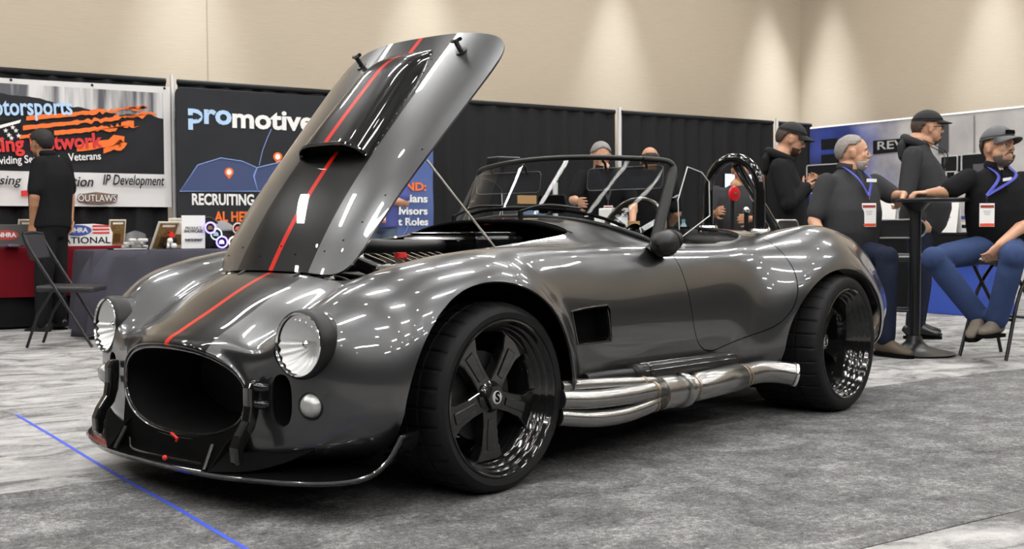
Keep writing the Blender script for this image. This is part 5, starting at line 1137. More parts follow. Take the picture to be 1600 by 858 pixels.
def hand(mb, wrist, d, nrm, curl, thumb_side, sc=1.0):
    d = Vector(d).normalized(); nrm = Vector(nrm); nrm = (nrm-d*nrm.dot(d)).normalized(); s = d.cross(nrm)*thumb_side     # s points to the thumb side
    w = Vector(wrist); k = w+d*.09*sc
    loft(mb, [w-d*.01, w+d*.02*sc, w+d*.055*sc, k, k+d*.008], s, [(.026*sc, .020*sc), (.032*sc, .019*sc), (.042*sc, .017*sc), (.042*sc, .014*sc), (.036*sc, .010*sc)], 14)
    for f, (off, ln) in enumerate(((.034, .072), (.0115, .082), (-.0115, .076), (-.034, .060))):
        p = k+s*off*sc-d*.01*sc; dirv = (d+s*off*2.2).normalized(); seg = ln*sc*.40; pts = [p]; a = 0
        for q in range(3):
            a += curl*(.55 if q == 0 else .8); v = dirv*math.cos(a)+nrm*math.sin(a); p = p+v*seg*(1 if q == 0 else .8 if q == 1 else .62); pts.append(p)
        limb(mb, pts, [.0098*sc, .0092*sc, .0085*sc, .0072*sc], 8)
    p = w+d*.022*sc+s*.030*sc; v1 = (d*.55+s*.85+nrm*.15).normalized(); v2 = (d*.85+s*.35+nrm*(.25+.3*min(1, curl))).normalized(); v3 = (d*.9+s*.05+nrm*(.3+.5*min(1, curl))).normalized()
    limb(mb, [p, p+v1*.036*sc, p+v1*.036*sc+v2*.034*sc, p+v1*.036*sc+v2*.034*sc+v3*.024*sc], [.0145*sc, .0118*sc, .0105*sc, .0085*sc], 8)
def head_mat4(c, yaw, pitch=0, roll=0):
    return Matrix.Translation(c) @ Matrix.Rotation(yaw, 4, 'Z') @ Matrix.Rotation(pitch, 4, 'Y') @ Matrix.Rotation(roll, 4, 'X')
def head_geo(mb, M, sc=1.0, jaw=1.0):
    h = MB()
    h.ball((-.008, 0, .028), (.100, .078, .092), 28, 18); h.ball((-.020, 0, .0), (.085, .074, .085), 24, 14)
    h.ball((.030, 0, -.045), (.062, .062*jaw, .062), 24, 14); h.ball((.045, 0, -.078), (.042, .044*jaw, .030), 18, 10); h.ball((.070, 0, -.095), (.020, .024, .017), 14, 8)
    for s in (1, -1):
        h.ball((.062, s*.038, -.018), (.026, .026, .026), 14, 8); h.ball((-.004, s*.082, -.006), (.020, .011, .034), 12, 10); h.ball((-.010, s*.088, .012), (.018, .008, .016), 10, 8)
        h.tube([(.086, s*.010, .024), (.088, s*.030, .028), (.072, s*.052, .022)], [.010, .010, .008], 8); h.ball((.098, s*.0125, -.026), (.011, .009, .008), 10, 6)
    h.tube([(.086, 0, .020), (.097, 0, .002), (.110, 0, -.020), (.107, 0, -.030)], [.009, .0095, .0125, .009], 10)
    h.tube([(.080, -.024, -.060), (.094, -.008, -.057), (.094, .008, -.057), (.080, .024, -.060)], .0062, 8); h.tube([(.080, -.021, -.070), (.092, -.007, -.071), (.092, .007, -.071), (.080, .021, -.070)], .0066, 8)
    h.tube([(-.028, 0, -.05), (-.035, 0, -.10), (-.045, 0, -.16)], [.058, .056, .062], 18)
    h.xf(M @ Matrix.Scale(sc, 4)); mb.v, o = mb.v, len(mb.v); mb.add(h.v, h.f)
def patch(M, sc, r, keep, ctr=(0, 0, 0), n=48, m=30, noise=0, seed=1):
    rnd = random.Random(seed); b = MB(); b.ball(ctr, r, n, m); V = b.v
    def ang(p):
        x, y, z = (p[0]-ctr[0])/r[0], (p[1]-ctr[1])/r[1], (p[2]-ctr[2])/r[2]; return math.degrees(math.atan2(abs(y), x)), math.degrees(math.asin(max(-1, min(1, z))))
    ok = [keep(*ang(p)) for p in V]; b.f = [f for f in b.f if all(ok[i] for i in f)]; used = sorted({i for f in b.f for i in f}); mp = {k: q for q, k in enumerate(used)}
    b.v = [tuple(c+(rnd.uniform(-noise, noise) if noise else 0) for c in V[i]) for i in used]; b.f = [tuple(mp[i] for i in f) for f in b.f]; b.m = [0]*len(b.f)
    return b.xf(M @ Matrix.Scale(sc, 4))
SK = {}
def skin(c):
    k = 'skin_%d_%d_%d' % tuple(int(q*1000) for q in c)
    m = mat(k, c, .5, var=.10, vscale=14); m.node_tree.nodes['Principled BSDF'].inputs['Subsurface Weight'].default_value = .08; m.node_tree.nodes['Principled BSDF'].inputs['Subsurface Radius'].default_value = (.01, .004, .002); return m
def cloth_mat(name, c, rough=.9, bump=.5): return mat(name, c, rough, spec=.12, var=.12, vscale=9, bump=bump, bscale=11)
M_EYE = mat('eye_white', (.75, .73, .70), .3); M_IRIS = mat('iris_dark', (.03, .02, .015), .2)
def person(label, base, yaw, j, shirt, trousers, shoes, skinc, head, sleeves='short', fat=1.0, hairs=(), hands=None, voxel=.0065, hem=None, category='person', hood=False, polo=True, jeans_w=1.0, lap=1.0):
    """j: joints in world space (pelvis, waist, chest, neck, head, and L/R shoulder, elbow, wrist, hip, knee, ankle, toe)"""
    base = Vector(base); t = thing('person', label, 'person', base); sk = skin(skinc)
    lat = (j['shL']-j['shR']); fw = Vector((math.cos(yaw), math.sin(yaw), 0)); latp = (j['hipL']-j['hipR'])
    hm = head_mat4(j['head'], head.get('yaw', yaw), head.get('pitch', 0), head.get('roll', 0)); hs = head.get('size', 1.0)
    B = MB(); head_geo(B, hm, hs, head.get('jaw', 1.0))
    nb = j['neck']; hb = hm @ Vector((-.035*hs, 0, -.10*hs)); limb(B, [nb-(nb-j['chest'])*.15, nb, hb], [.070, .062*max(1, fat*.95), .056*max(1, fat*.97)])
    loft(B, [j['pelvis']-Vector((0, 0, .05)), j['pelvis'], j['waist'], j['chest'], j['chest'].lerp(nb, .6), nb], [latp, latp, lat, lat, lat, lat], [(.12, .08), (.145, .095), (.13*fat, .09*fat), (.15, .095), (.125, .075), (.05, .05)], 20)
    for s in 'LR':
        limb(B, [j['sh'+s], j['el'+s], j['wr'+s]], [.052, .040*min(1.15, fat), .0275], 14)
        a, b = j['el'+s], j['wr'+s]; B.ball(a.lerp(b, .28), (.044, .044, .044), 12, 8)
        limb(B, [j['hip'+s], j['kn'+s], j['an'+s]], [.078, .052, .036], 14)
        hd = (hands or {}).get(s, {}); d = hd.get('d', (b-a)); nrm = hd.get('n', fw.cross(Vector((0, 0, 1)))*(1 if s == 'R' else -1)*-1)
        hand(B, b, d, nrm, hd.get('curl', .45), hd.get('thumb', 1 if s == 'L' else -1))
        limb(B, [j['an'+s], j['an'+s].lerp(j['to'+s], .35)-Vector((0, 0, .012))], [.034, .020], 10)
    remesh(B, 'body', sk, t, voxel, 3, .45, base)
    # eyes
    for s in (1, -1):
        e = MB().ball((.079, s*.031, .004), .0125, 14, 10).xf(hm @ Matrix.Scale(hs, 4)).xf(Matrix.Translation(-base)).build('eye', M_EYE, t, smooth=True)
        MB().ball((.0885, s*.031+head.get('gaze', 0), .004), (.0045, .0058, .0058), 10, 8).xf(hm @ Matrix.Scale(hs, 4)).xf(Matrix.Translation(-base)).build('iris', M_IRIS, e, smooth=True)
        MB().tube([(.089, s*.012, .026), (.091, s*.032, .031), (.076, s*.052, .025)], [.004, .0048, .003], 6).xf(hm @ Matrix.Scale(hs, 4)).xf(Matrix.Translation(-base)).build('eyebrow', mat(head.get('brow', 'brow_dark'), head.get('browc', (.04, .03, .025)), .8), t, smooth=True)
    # shirt
    S = MB(); hemp = j['pelvis'] if hem is None else hem; g = fat
    ch = j['chest']; bel = fw*.045*max(0, fat-1)
    loft(S, [hemp-Vector((0, 0, .03)), j['pelvis'].lerp(j['waist'], .35)+bel, j['waist']+bel*1.8, j['waist'].lerp(ch, .5)+bel*1.6, ch+bel*.5, ch.lerp(nb, .45), ch.lerp(nb, .78), nb+Vector((0, 0, .005))], [latp, latp, lat, lat, lat, lat, lat, lat],
         [(.172*lap*(.5+.5*g), .130*(.5+.5*g)), (.175*(.4+.6*g), .130*g), (.172*g, .132*g), (.178*g, .135*g), (.188*(.5+.5*g), .130*(.6+.4*g)), (.180, .110), (.125, .085), (.068, .066)], 28)
    for s in 'LR':
        sh = j['sh'+s]; el = j['el'+s]; wr = j['wr'+s]
        S.ball(ch.lerp(sh, .62), (.085, .085, .075), 14, 10); S.ball(nb.lerp(sh, .55)-Vector((0, 0, .025)), (.07, .07, .045), 14, 10)
        if sleeves == 'short': limb(S, [sh, sh.lerp(el, .80)], [.068*min(1.12, g), .064*min(1.1, g)], 16)
        else: limb(S, [sh, el, el.lerp(wr, .93)], [.068*min(1.15, g), .058*min(1.15, g), .043], 16)
    sm = remesh(S, 'shirt' if not hood else 'hoodie', shirt, t, .011, 6, .5, base)
    if polo and not hood:
        MB().tube([nb+Vector((0, 0, .022))+lat.normalized()*.076*math.cos(a)+fw*(.074*math.sin(a)+.004)-Vector((0, 0, .018*max(0, math.sin(a)))) for a in np.linspace(.12*PI+PI/2, 1.88*PI+PI/2, 22)], [(.024, .009)]*22, 8).xf(Matrix.Translation(-base)).build('collar', shirt, t, smooth=True)
        MB().tube([ch.lerp(nb, .9)+fw*.085, ch.lerp(nb, .5)+fw*.118+bel, ch+fw*.128*g+bel], .005, 6).xf(Matrix.Translation(-base)).build('placket', shirt, t)
    if hood:
        MB().tube([nb+Vector((0, 0, .0+.035*(-math.sin(a))))+lat.normalized()*.10*math.cos(a)+fw*(.085*math.sin(a)-.02) for a in np.linspace(0, 2*PI, 25)[:-1]], .034, 12, closed=True).xf(Matrix.Translation(-base)).build('hood', shirt, t, smooth=True)
        loftb = MB(); P = nb-fw*.09; loft(loftb, [P+Vector((0, 0, .05)), P-fw*.03-Vector((0, 0, .03)), P-fw*.025-Vector((0, 0, .12)), P-Vector((0, 0, .18))], lat, [(.07, .02), (.11, .04), (.10, .035), (.03, .012)], 20)
        remesh(loftb, 'hood_back', shirt, t, .012, 5, .5, base)
    # trousers
    T = MB(); loft(T, [j['pelvis'].lerp(j['waist'], .42), j['pelvis'], (j['hipL']+j['hipR'])/2-Vector((0, 0, .06))], latp, [(.152*(.4+.6*g), .112*(.4+.6*g)), (.168*(.5+.5*g), .128*(.5+.5*g)), (.15, .10)], 24)
    for s in 'LR':
        limb(T, [j['hip'+s], j['kn'+s], j['an'+s]+(j['kn'+s]-j['an'+s])*.06], [.098*jeans_w, .078*jeans_w, .068*jeans_w], 16)
    remesh(T, 'trousers', trousers, t, .011, 6, .5, base)
    for s in 'LR':
        a, b = j['an'+s], j['to'+s]; d = (b-a); d.z = min(d.z, 0); up = Vector((0, 0, 1)); dh = Vector((d.x, d.y, 0)).normalized(); sd = up.cross(dh)
        K = MB(); zf = min(a.z-.075, b.z-.03); q0 = Vector((a.x, a.y, a.z))-dh*.06
        slope = (b.z-a.z+.05)/max(.05, Vector((d.x, d.y)).length)
        def F_(t_, z): return Vector((a.x, a.y, a.z))+dh*t_+Vector((0, 0, z+slope*max(0, t_)))
        loft(K, [F_(-.075, -.045), F_(-.06, -.03), F_(-.02, -.015), F_(.05, -.025), F_(.12, -.043), F_(.17, -.05), F_(.205, -.056)], sd, [(.026, .028), (.036, .045), (.040, .058), (.043, .048), (.048, .032), (.044, .026), (.022, .016)], 16)
        so = remesh(K, 'shoe', shoes, t, .009, 4, .5, base)
        L = MB(); L.prism([(-.078, -.026), (-.06, -.040), (.05, -.046), (.14, -.052), (.20, -.036), (.214, 0), (.20, .036), (.14, .052), (.05, .046), (-.06, .040), (-.078, .026)], .022, (0, 0, 0), 'Z')
        ang = math.atan2(dh.y, dh.x); L.xf(Matrix.Translation(a+Vector((0, 0, -.079))) @ Matrix.Rotation(ang, 4, 'Z') @ Matrix.Rotation(-math.atan(slope), 4, 'Y')).xf(Matrix.Translation(-base)).build('sole', M_VOID, so)
    for hb_ in hairs: hb_(t, hm, hs, base)
    return t
def H_hair(col, front=42, side=8, back=-38, r=(.110, .087, .104), ctr=(-.012, 0, .024), thin=False, name='hair'):
    def fn(t, M, sc, base):
        def keep(az, el):
            lim = front+(side-front)*min(1, az/75) if az < 100 else (side+(back-side)*min(1, (az-100)/30)); return el > lim
        patch(M, sc, r, keep, ctr, noise=.0022).xf(Matrix.Translation(-base)).build(name, mat('hair_%d_%d' % (int(col[0]*999), int(col[2]*999)), col, .7, var=.4, vscale=60), t, smooth=True, solid=.012, angle=80)
    return fn
def H_fringe(col):                    # bald on top
    def fn(t, M, sc, base):
        patch(M, sc, (.104, .084, .098), lambda az, el: az > 78 and -40 < el < (14+.16*(az-78)), (-.012, 0, .022), noise=.0015).xf(Matrix.Translation(-base)).build('hair', mat('hair_%d_%d' % (int(col[0]*999), int(col[2]*999)), col, .7, var=.4, vscale=60), t, smooth=True, solid=.010, angle=80)
    return fn
def H_beard(col, full=True):
    def fn(t, M, sc, base):
        patch(M, sc, (.068, .070, .074), lambda az, el: (az < 105 and -80 < el < (-2 if az > 38 else -26)) if full else (az < 32 and -75 < el < -24), (.030, 0, -.050), noise=.002).xf(Matrix.Translation(-base)).build('beard', mat('hair_%d_%d' % (int(col[0]*999), int(col[2]*999)), col, .8, var=.4, vscale=70), t, smooth=True, solid=.012, angle=80)
        MB().tube([(.080, -.034, -.062), (.098, -.012, -.044), (.103, 0, -.043), (.098, .012, -.044), (.080, .034, -.062)], [.004, .0062, .006, .0062, .004], 8).xf(M @ Matrix.Scale(sc, 4)).xf(Matrix.Translation(-base)).build('moustache', mat('hair_%d_%d' % (int(col[0]*999), int(col[2]*999)), col, .8, var=.4, vscale=70), t, smooth=True)
    return fn
def H_cap(crown, brim, flat=.0, tilt=0, patchm=None):
    def fn(t, M, sc, base):
        c = bpy.data.objects.new('cap', None); COL.objects.link(c); c.parent = t; S_ = M @ Matrix.Scale(sc, 4); Q = Matrix.Translation(-base)
        patch(M, sc, (.117, .094, .105), lambda az, el: el > 12, (-.006, 0, .036), n=40, m=24).xf(Q).build('crown', crown, c, smooth=True, solid=.006, angle=80)
        MB().tube([(-.006+.114*math.cos(a), .0925*math.sin(a), .056) for a in np.linspace(0, 2*PI, 41)[:-1]], .005, 6, closed=True).xf(S_).xf(Q).build('band', crown, c)
        def bf(u, v):
            y = (2*v-1)*.082; ln = .078*math.sqrt(max(0, 1-(abs(2*v-1))**2.6)); x = -.006+.113*math.sqrt(max(0, 1-(y/.094)**2))-.006; return (x+ln*u, y, .060-.022*u-(.020-flat)*(2*v-1)**2*(.3+u))
        MB().grid(bf, 8, 18).xf(S_).xf(Q).build('brim', brim, c, smooth=True, solid=.005, angle=80); MB().ball((-.006, 0, .14), (.008, .008, .005), 10, 6).xf(S_).xf(Q).build('button', crown, c)
        if patchm: MB().grid(lambda u, v: (-.006+.121*math.cos((u-.5)*.62)*.955, .122*math.sin((u-.5)*.62), .072+.024*v), 8, 3).xf(S_).xf(Q).build('cap_patch', patchm, c, solid=.006)
    return fn
def H_glasses():
    def fn(t, M, sc, base):
        mb = MB()
        for s in (1, -1):
            mb.tube([(.101, s*.033+.022*math.cos(a), .004+.016*math.sin(a)) for a in np.linspace(0, 2*PI, 17)[:-1]], .0022, 6, closed=True); mb.tube([(.098, s*.055, .008), (.05, s*.078, .010), (-.01, s*.086, .008)], .0022, 6)
        mb.tube([(.102, -.011, .006), (.104, 0, .009), (.102, .011, .006)], .002, 6); mb.xf(M @ Matrix.Scale(sc, 4)).xf(Matrix.Translation(-base)).build('glasses', M_VOID, t)
    return fn
def H_lanyard(j, fw, lat, blue, badge_at, size=(.095, .145), g=1.0, bn=None):
    def fn(t, M, sc, base):
        nb, ch = j['neck'], j['chest']; b = Vector(badge_at); Q = Matrix.Translation(-base); nrm = fw.normalized(); L = lat.normalized()
        m = mat('lanyard_blue' if blue else 'lanyard_dark', (.05, .06, .36) if blue else (.02, .02, .025), .6)
        top = b+Vector((0, 0, size[1]/2+.05))
        for s in (1, -1):
            P = spline([nb+L*s*.065-nrm*.03+Vector((0, 0, .03)), nb+L*s*.072+nrm*.05, ch.lerp(nb, .55)+L*s*.055+nrm*(.128*g), top+nrm*.004], 5)
            MB().tube(P, [(.003, .010)]*len(P), 8).xf(Q).build('lanyard', m, t, smooth=True)
        b_n = bn or nrm; L2 = b_n.cross(Vector((0, 0, 1))); R = Matrix((L2, b_n, Vector((0, 0, 1)))).transposed().to_4x4(); R.translation = b+b_n*.01-base
        bg = bpy.data.objects.new('badge', None); COL.objects.link(bg); bg.parent = t
        MB().box((0, 0, 0), (size[0], .006, size[1])).xf(R).build('card', M_WHITE, bg); MB().box((0, .0035, size[1]*.36), (size[0]*.9, .003, size[1]*.11)).xf(R).build('header_band', mat('badge_dark_red', (.30, .03, .02), .5), bg)
        MB().box((0, .0035, -size[1]*.42), (size[0]*.95, .003, size[1]*.12)).xf(R).build('footer_band', mat('badge_red', (.75, .08, .03), .5), bg)
        for k in range(3): MB().box((0, .0035, size[1]*(.16-.07*k)), (size[0]*(.5-.08*k), .002, .004)).xf(R).build('print_line', mat('strip_grey', (.35, .35, .35), .5), bg)
        MB().tube([Vector((0, 0, size[1]/2)), Vector((0, 0, size[1]/2+.045))], .005, 8).xf(R).build('clip', M_CHROME, bg)
    return fn
def vec(ang): return Vector((math.cos(ang), math.sin(ang), 0))
RIGHT = Vector((-.836, .547, 0)); AWAY = Vector((-.547, -.836, 0))
def shift(p, r=0, a=0, z=0): return p+RIGHT*r+AWAY*a+Vector((0, 0, z))
M_TBLK = cloth_mat('black_polo_cloth', (.011, .011, .012)); M_PBLK = cloth_mat('black_trouser_cloth', (.012, .012, .013)); M_GPOLO = cloth_mat('charcoal_polo_cloth', (.040, .040, .042)); M_HOOD = cloth_mat('black_hoodie_cloth', (.013, .013, .014)); M_HOODG = cloth_mat('dark_grey_hoodie_cloth', (.034, .034, .036)); M_JEAN = cloth_mat('blue_denim', (.034, .054, .125)); M_JEAND = cloth_mat('dark_denim', (.014, .018, .034)); M_JEANM = cloth_mat('grey_blue_denim', (.09, .12, .17)); M_BLUES = cloth_mat('violet_blue_shirt', (.085, .10, .30))
M_SHB = mat('black_leather_shoe', (.012, .012, .012), .3); M_SHBR = mat('brown_boot', (.085, .065, .045), .7); M_SHT = mat('taupe_shoe', (.12, .10, .08), .75)
FAIR = (.50, .27, .17); TAN = (.40, .20, .11); MID = (.45, .24, .15)
# standing person in black on the left
d = 9.85; yaw = math.atan2(-.94, .34)
j = dict(pelvis=J(81, 352, d), waist=J(80, 325, d), chest=J(80, 274, d), neck=J(74, 243, d), head=J(64, 224, d), shL=J(62, 257, d-.13), shR=J(99, 256, d+.13), elL=J(54, 308, d-.20), wrL=J(51, 349, d-.14), elR=J(109, 305, d+.18), wrR=J(110, 344, d+.12), hipL=J(73, 362, d-.07), hipR=J(89, 362, d+.07), knL=J(68, 440, d-.08), knR=J(90, 438, d+.10), anL=J(68, 508, d-.08), anR=J(92, 501, d+.12), toL=J(50, 517, d-.03), toR=J(74, 511, d+.17))
person('person in black polo and trousers standing by the red table', (j['pelvis'].x, j['pelvis'].y, 0), yaw, j, M_TBLK, M_PBLK, M_SHB, TAN, dict(yaw=yaw+.15, size=.97), fat=1.12, hairs=(H_hair((.012, .010, .009), 34, -2, -45, r=(.114, .090, .108)),), hands={'L': dict(curl=.5, n=AWAY, d=Vector((0, 0, -1))), 'R': dict(curl=.4)})
# person behind the raised bonnet
d = 10.9; yaw = math.atan2(.836*.9+.0, .547); yaw = math.atan2(.9, .35)
b0 = J(592, 350, d); b0.z = 0; up = lambda z: Vector((0, 0, z))
fw = vec(yaw); lf = vec(yaw+PI/2)
j = dict(pelvis=b0+up(.96), waist=b0+up(1.08), chest=b0+up(1.32), neck=b0+up(1.49), head=b0+up(1.62)+fw*.03, shL=b0+lf*.19+up(1.43), shR=b0-lf*.19+up(1.43), elL=b0+lf*.25+up(1.14)+fw*.03, wrL=b0+lf*.02+fw*.25+up(1.16), elR=b0-lf*.25+up(1.14), wrR=b0-lf*.04+fw*.26+up(1.20), hipL=b0+lf*.09+up(.92), hipR=b0-lf*.09+up(.92), knL=b0+lf*.10+up(.50)+fw*.02, knR=b0-lf*.10+up(.50)+fw*.02, anL=b0+lf*.11+up(.09), anR=b0-lf*.11+up(.09), toL=b0+lf*.13+fw*.15+up(.04), toR=b0-lf*.13+fw*.15+up(.04))
person('person in violet blue shirt and jeans behind the raised bonnet', b0, yaw, j, M_BLUES, M_JEANM, M_SHB, MID, dict(yaw=yaw), fat=1.15, hairs=(H_hair((.05, .035, .025)), H_lanyard(j, fw, lf, False, b0+fw*.20+up(1.02))), hem=b0+up(.93), hands={'L': dict(curl=.9), 'R': dict(curl=.9)})
# grey haired person behind the windscreen
yaw = math.atan2(.836, .547)+.15; b0 = PX(943, 300, 1, -4.0); b0.z = 0; fw = vec(yaw); lf = vec(yaw+PI/2); dd = (b0-CAM_POS).dot(CAM_DIR)
hd = J(937, 245, dd); ofs = hd-b0; ofs.z = 0
zt = hd.z
j = dict(pelvis=b0-fw*.10+up(.86), waist=b0-fw*.06+up(.97), chest=b0+up(1.20)-fw*.01, neck=b0+fw*.04+up(zt-.12), head=Vector((hd.x, hd.y, zt))+fw*.05, shL=b0+lf*.19+up(zt-.18), shR=b0-lf*.19+up(zt-.18), elL=b0+lf*.24+up(1.08)+fw*.12, wrL=b0+lf*.18+up(.93)+fw*.32, elR=b0-lf*.30+up(1.13)+fw*.12, wrR=b0-lf*.30+fw*.36+up(1.11), hipL=b0-fw*.10+lf*.09+up(.82), hipR=b0-fw*.10-lf*.09+up(.82), knL=b0+lf*.10+up(.45)+fw*.06, knR=b0-lf*.10+up(.45)+fw*.06, anL=b0+lf*.11+up(.09)-fw*.08, anR=b0-lf*.11+up(.09)-fw*.08, toL=b0+lf*.13+fw*.08+up(.04), toR=b0-lf*.13+fw*.08+up(.04))
person('grey haired person in black shirt leaning behind the windscreen', b0, yaw, j, M_TBLK, M_PBLK, M_SHB, FAIR, dict(yaw=yaw, pitch=.2), hairs=(H_hair((.20, .19, .185), 38, 4, -35), H_lanyard(j, fw, lf, False, b0+fw*.17+up(1.02), (.08, .12))), hands={'R': dict(curl=.6)})
# bald person seen from behind
b0 = PX(1016, 300, 1, -4.05); b0.z = 0; dd = (b0-CAM_POS).dot(CAM_DIR); hd = J(1016, 250, dd); zt = hd.z; yaw = math.atan2(-.836, -.547); fw = vec(yaw); lf = vec(yaw+PI/2)
j = dict(pelvis=b0+up(zt-.68), waist=b0+up(zt-.56), chest=b0+up(zt-.32), neck=b0+up(zt-.14), head=Vector((hd.x, hd.y, zt))+fw*.04, shL=b0+lf*.19+up(zt-.20), shR=b0-lf*.19+up(zt-.20), elL=b0+lf*.25+up(zt-.50), wrL=b0+lf*.20+fw*.18+up(zt-.62), elR=b0-lf*.25+up(zt-.50), wrR=b0-lf*.20+fw*.18+up(zt-.62), hipL=b0+lf*.09+up(zt-.72), hipR=b0-lf*.09+up(zt-.72), knL=b0+lf*.10+up(.45)+fw*.08, knR=b0-lf*.10+up(.45)+fw*.08, anL=b0+lf*.11+up(.09), anR=b0-lf*.11+up(.09), toL=b0+lf*.13+fw*.16+up(.04), toR=b0-lf*.13+fw*.16+up(.04))
person('balding person in black seen from behind past the windscreen corner', b0, yaw, j, M_TBLK, M_PBLK, M_SHB, TAN, dict(yaw=yaw), hairs=(H_fringe((.03, .025, .02)),))
# person in dark tee seen through the roll hoop
b0 = PX(1150, 300, 1, -3.95); b0.z = 0; dd = (b0-CAM_POS).dot(CAM_DIR); hd = J(1158, 268, dd); zt = hd.z; yaw = math.atan2(.836, .547)-.2; fw = vec(yaw); lf = vec(yaw+PI/2)
j = dict(pelvis=b0+up(zt-.68), waist=b0+up(zt-.56), chest=b0+up(zt-.32)+fw*.02, neck=b0+up(zt-.14)+fw*.04, head=Vector((hd.x, hd.y, zt))+fw*.08, shL=b0+lf*.19+up(zt-.20), shR=b0-lf*.19+up(zt-.20), elL=b0+lf*.25+up(zt-.46)+fw*.08, wrL=b0+lf*.12+fw*.30+up(zt-.46), elR=b0-lf*.26+up(zt-.44)+fw*.10, wrR=b0-lf*.18+fw*.33+up(zt-.40), hipL=b0+lf*.09+up(zt-.72), hipR=b0-lf*.09+up(zt-.72), knL=b0+lf*.10+up(.40)+fw*.14, knR=b0-lf*.10+up(.40)+fw*.14, anL=b0+lf*.11+up(.09), anR=b0-lf*.11+up(.09), toL=b0+lf*.13+fw*.16+up(.04), toR=b0-lf*.13+fw*.16+up(.04))
person('person in dark tee working behind the roll hoop', b0, yaw, j, M_GPOLO, M_PBLK, M_SHB, TAN, dict(yaw=yaw, pitch=.25), hairs=(H_hair((.02, .016, .014)),), polo=False, hands={'L': dict(curl=.5), 'R': dict(curl=.5)})
# hooded person with the phone
d = 8.75; yaw = math.atan2(.547, -.836)-.12
j = dict(pelvis=J(1226, 365, d), waist=J(1225, 338, d), chest=J(1222, 285, d), neck=J(1222, 243, d), head=J(1236, 219, d), shL=J(1222, 262, d+.17), shR=J(1218, 262, d-.17), elL=J(1238, 318, d+.22), wrL=J(1263, 294, d+.10), elR=J(1232, 318, d-.24), wrR=J(1262, 290, d-.06), hipL=J(1226, 374, d+.09), hipR=J(1226, 374, d-.09), knL=J(1230, 455, d+.10), knR=J(1230, 455, d-.10), anL=J(1224, 524, d+.10), anR=J(1224, 530, d-.10), toL=J(1250, 532, d+.12), toR=J(1250, 538, d-.12))
gb = J(1226, 500, d); gb.z = 0
for k in ('anL', 'anR'): j[k].z = .09
for k in ('toL', 'toR'): j[k].z = .04
person('bearded person in black hoodie and black cap looking down at a phone', gb, yaw, j, M_HOOD, M_PBLK, M_SHB, FAIR, dict(yaw=yaw, pitch=.28, size=1.0), sleeves='long', fat=1.18, hood=True, hairs=(H_cap(mat('cap_black', (.010, .010, .011), .8), mat('cap_black', (.010, .010, .011), .8)), H_beard((.05, .022, .012)), H_hair((.05, .032, .022), 60, 10, -40)), hands={'R': dict(curl=.9, n=Vector((0, 0, 1))), 'L': dict(curl=.9, n=Vector((0, 0, 1)))})
pr = [o for o in bpy.data.objects if o.get('label', '').startswith('bearded person in black hoodie')][0]
fw = vec(yaw); lf = vec(yaw+PI/2); P = j['chest']-fw*.165*1.05-gb
for nm, dz, h, w, m in (('back_print', .02, .42, .13, mat('print_red_orange', (.55, .06, .03), .7)), ('back_print_skull', .03, .16, .10, mat('print_pale', (.5, .42, .38), .7)), ('back_print_banner', .20, .05, .12, mat('print_pale', (.5, .42, .38), .7))):
    MB().grid(lambda u, v: P-lf*(.11-w*(u))*1.0-fw*(.006 if nm == 'back_print' else .012)+fw*.10*(abs((.11-w*u))/.2)**2+Vector((0, 0, dz-.12+(v-.5)*h-.06*v)), 6, 10).build(nm, m, pr, solid=.004)
ph = thing('phone', 'dark phone held by the hooded person', 'phone', J(1268, 284, d-.0), yaw); MB().box((0, 0, 0), (.075, .14, .009), (0, -.5, 0)).build('case', M_BLACKP, ph, bevel=.004); MB().box((-.004, 0, .006), (.066, .13, .002), (0, -.5, 0)).build('screen', mat('phone_screen', (.02, .02, .03), .1), ph)
# seated person in grey polo
d = 7.95; yaw = 1.43
j = dict(pelvis=J(1322, 388, d+.02), waist=J(1324, 362, d), chest=J(1327, 303, d), neck=J(1326, 264, d), head=J(1333, 240, d), shL=J(1366, 287, d+.06), shR=J(1291, 286, d-.08), elL=J(1398, 308, d+.02), wrL=J(1404, 295, d-.26), elR=J(1272, 345, d-.12), wrR=J(1290, 392, d-.32), hipL=J(1342, 395, d+.02), hipR=J(1306, 395, d), knL=J(1386, 402, d-.40), knR=J(1325, 408, d-.46), anL=J(1383, 540, d-.36), anR=J(1330, 520, d-.35), toL=J(1410, 553, d-.46), toR=J(1345, 535, d-.48))
j['wrL'] = J(1412, 304, d-.20); gb = J(1325, 500, d); gb.z = 0; j['anL'].z = .095; j['toL'].z = .04; fw = vec(yaw); lf = vec(yaw+PI/2)
person('grey bearded person in charcoal polo seated beside the rear fender', gb, yaw, j, M_GPOLO, M_JEAND, M_SHBR, FAIR, dict(yaw=math.atan2(.547, -.836)-.25, size=1.06, jaw=1.1), fat=1.28, hairs=(H_hair((.22, .20, .18), 66, 14, -40, r=(.105, .084, .098)), H_beard((.34, .31, .28)), H_lanyard(j, fw, lf, True, J(1357, 336, d-.17), (.098, .165), 1.25, -AWAY)), hands={'L': dict(curl=.75, d=Vector((0, 0, -.6))+RIGHT*-.35-AWAY*.5, n=-RIGHT), 'R': dict(curl=.5)})
pr = [o for o in bpy.data.objects if o.get('label', '').startswith('grey bearded')][0]
p = J(1362, 282, d-.155)-gb; MB().box(p, (.085, .008, .022), (0, 0, yaw-PI/2)).build('chest_emblem', M_WHITE, pr)
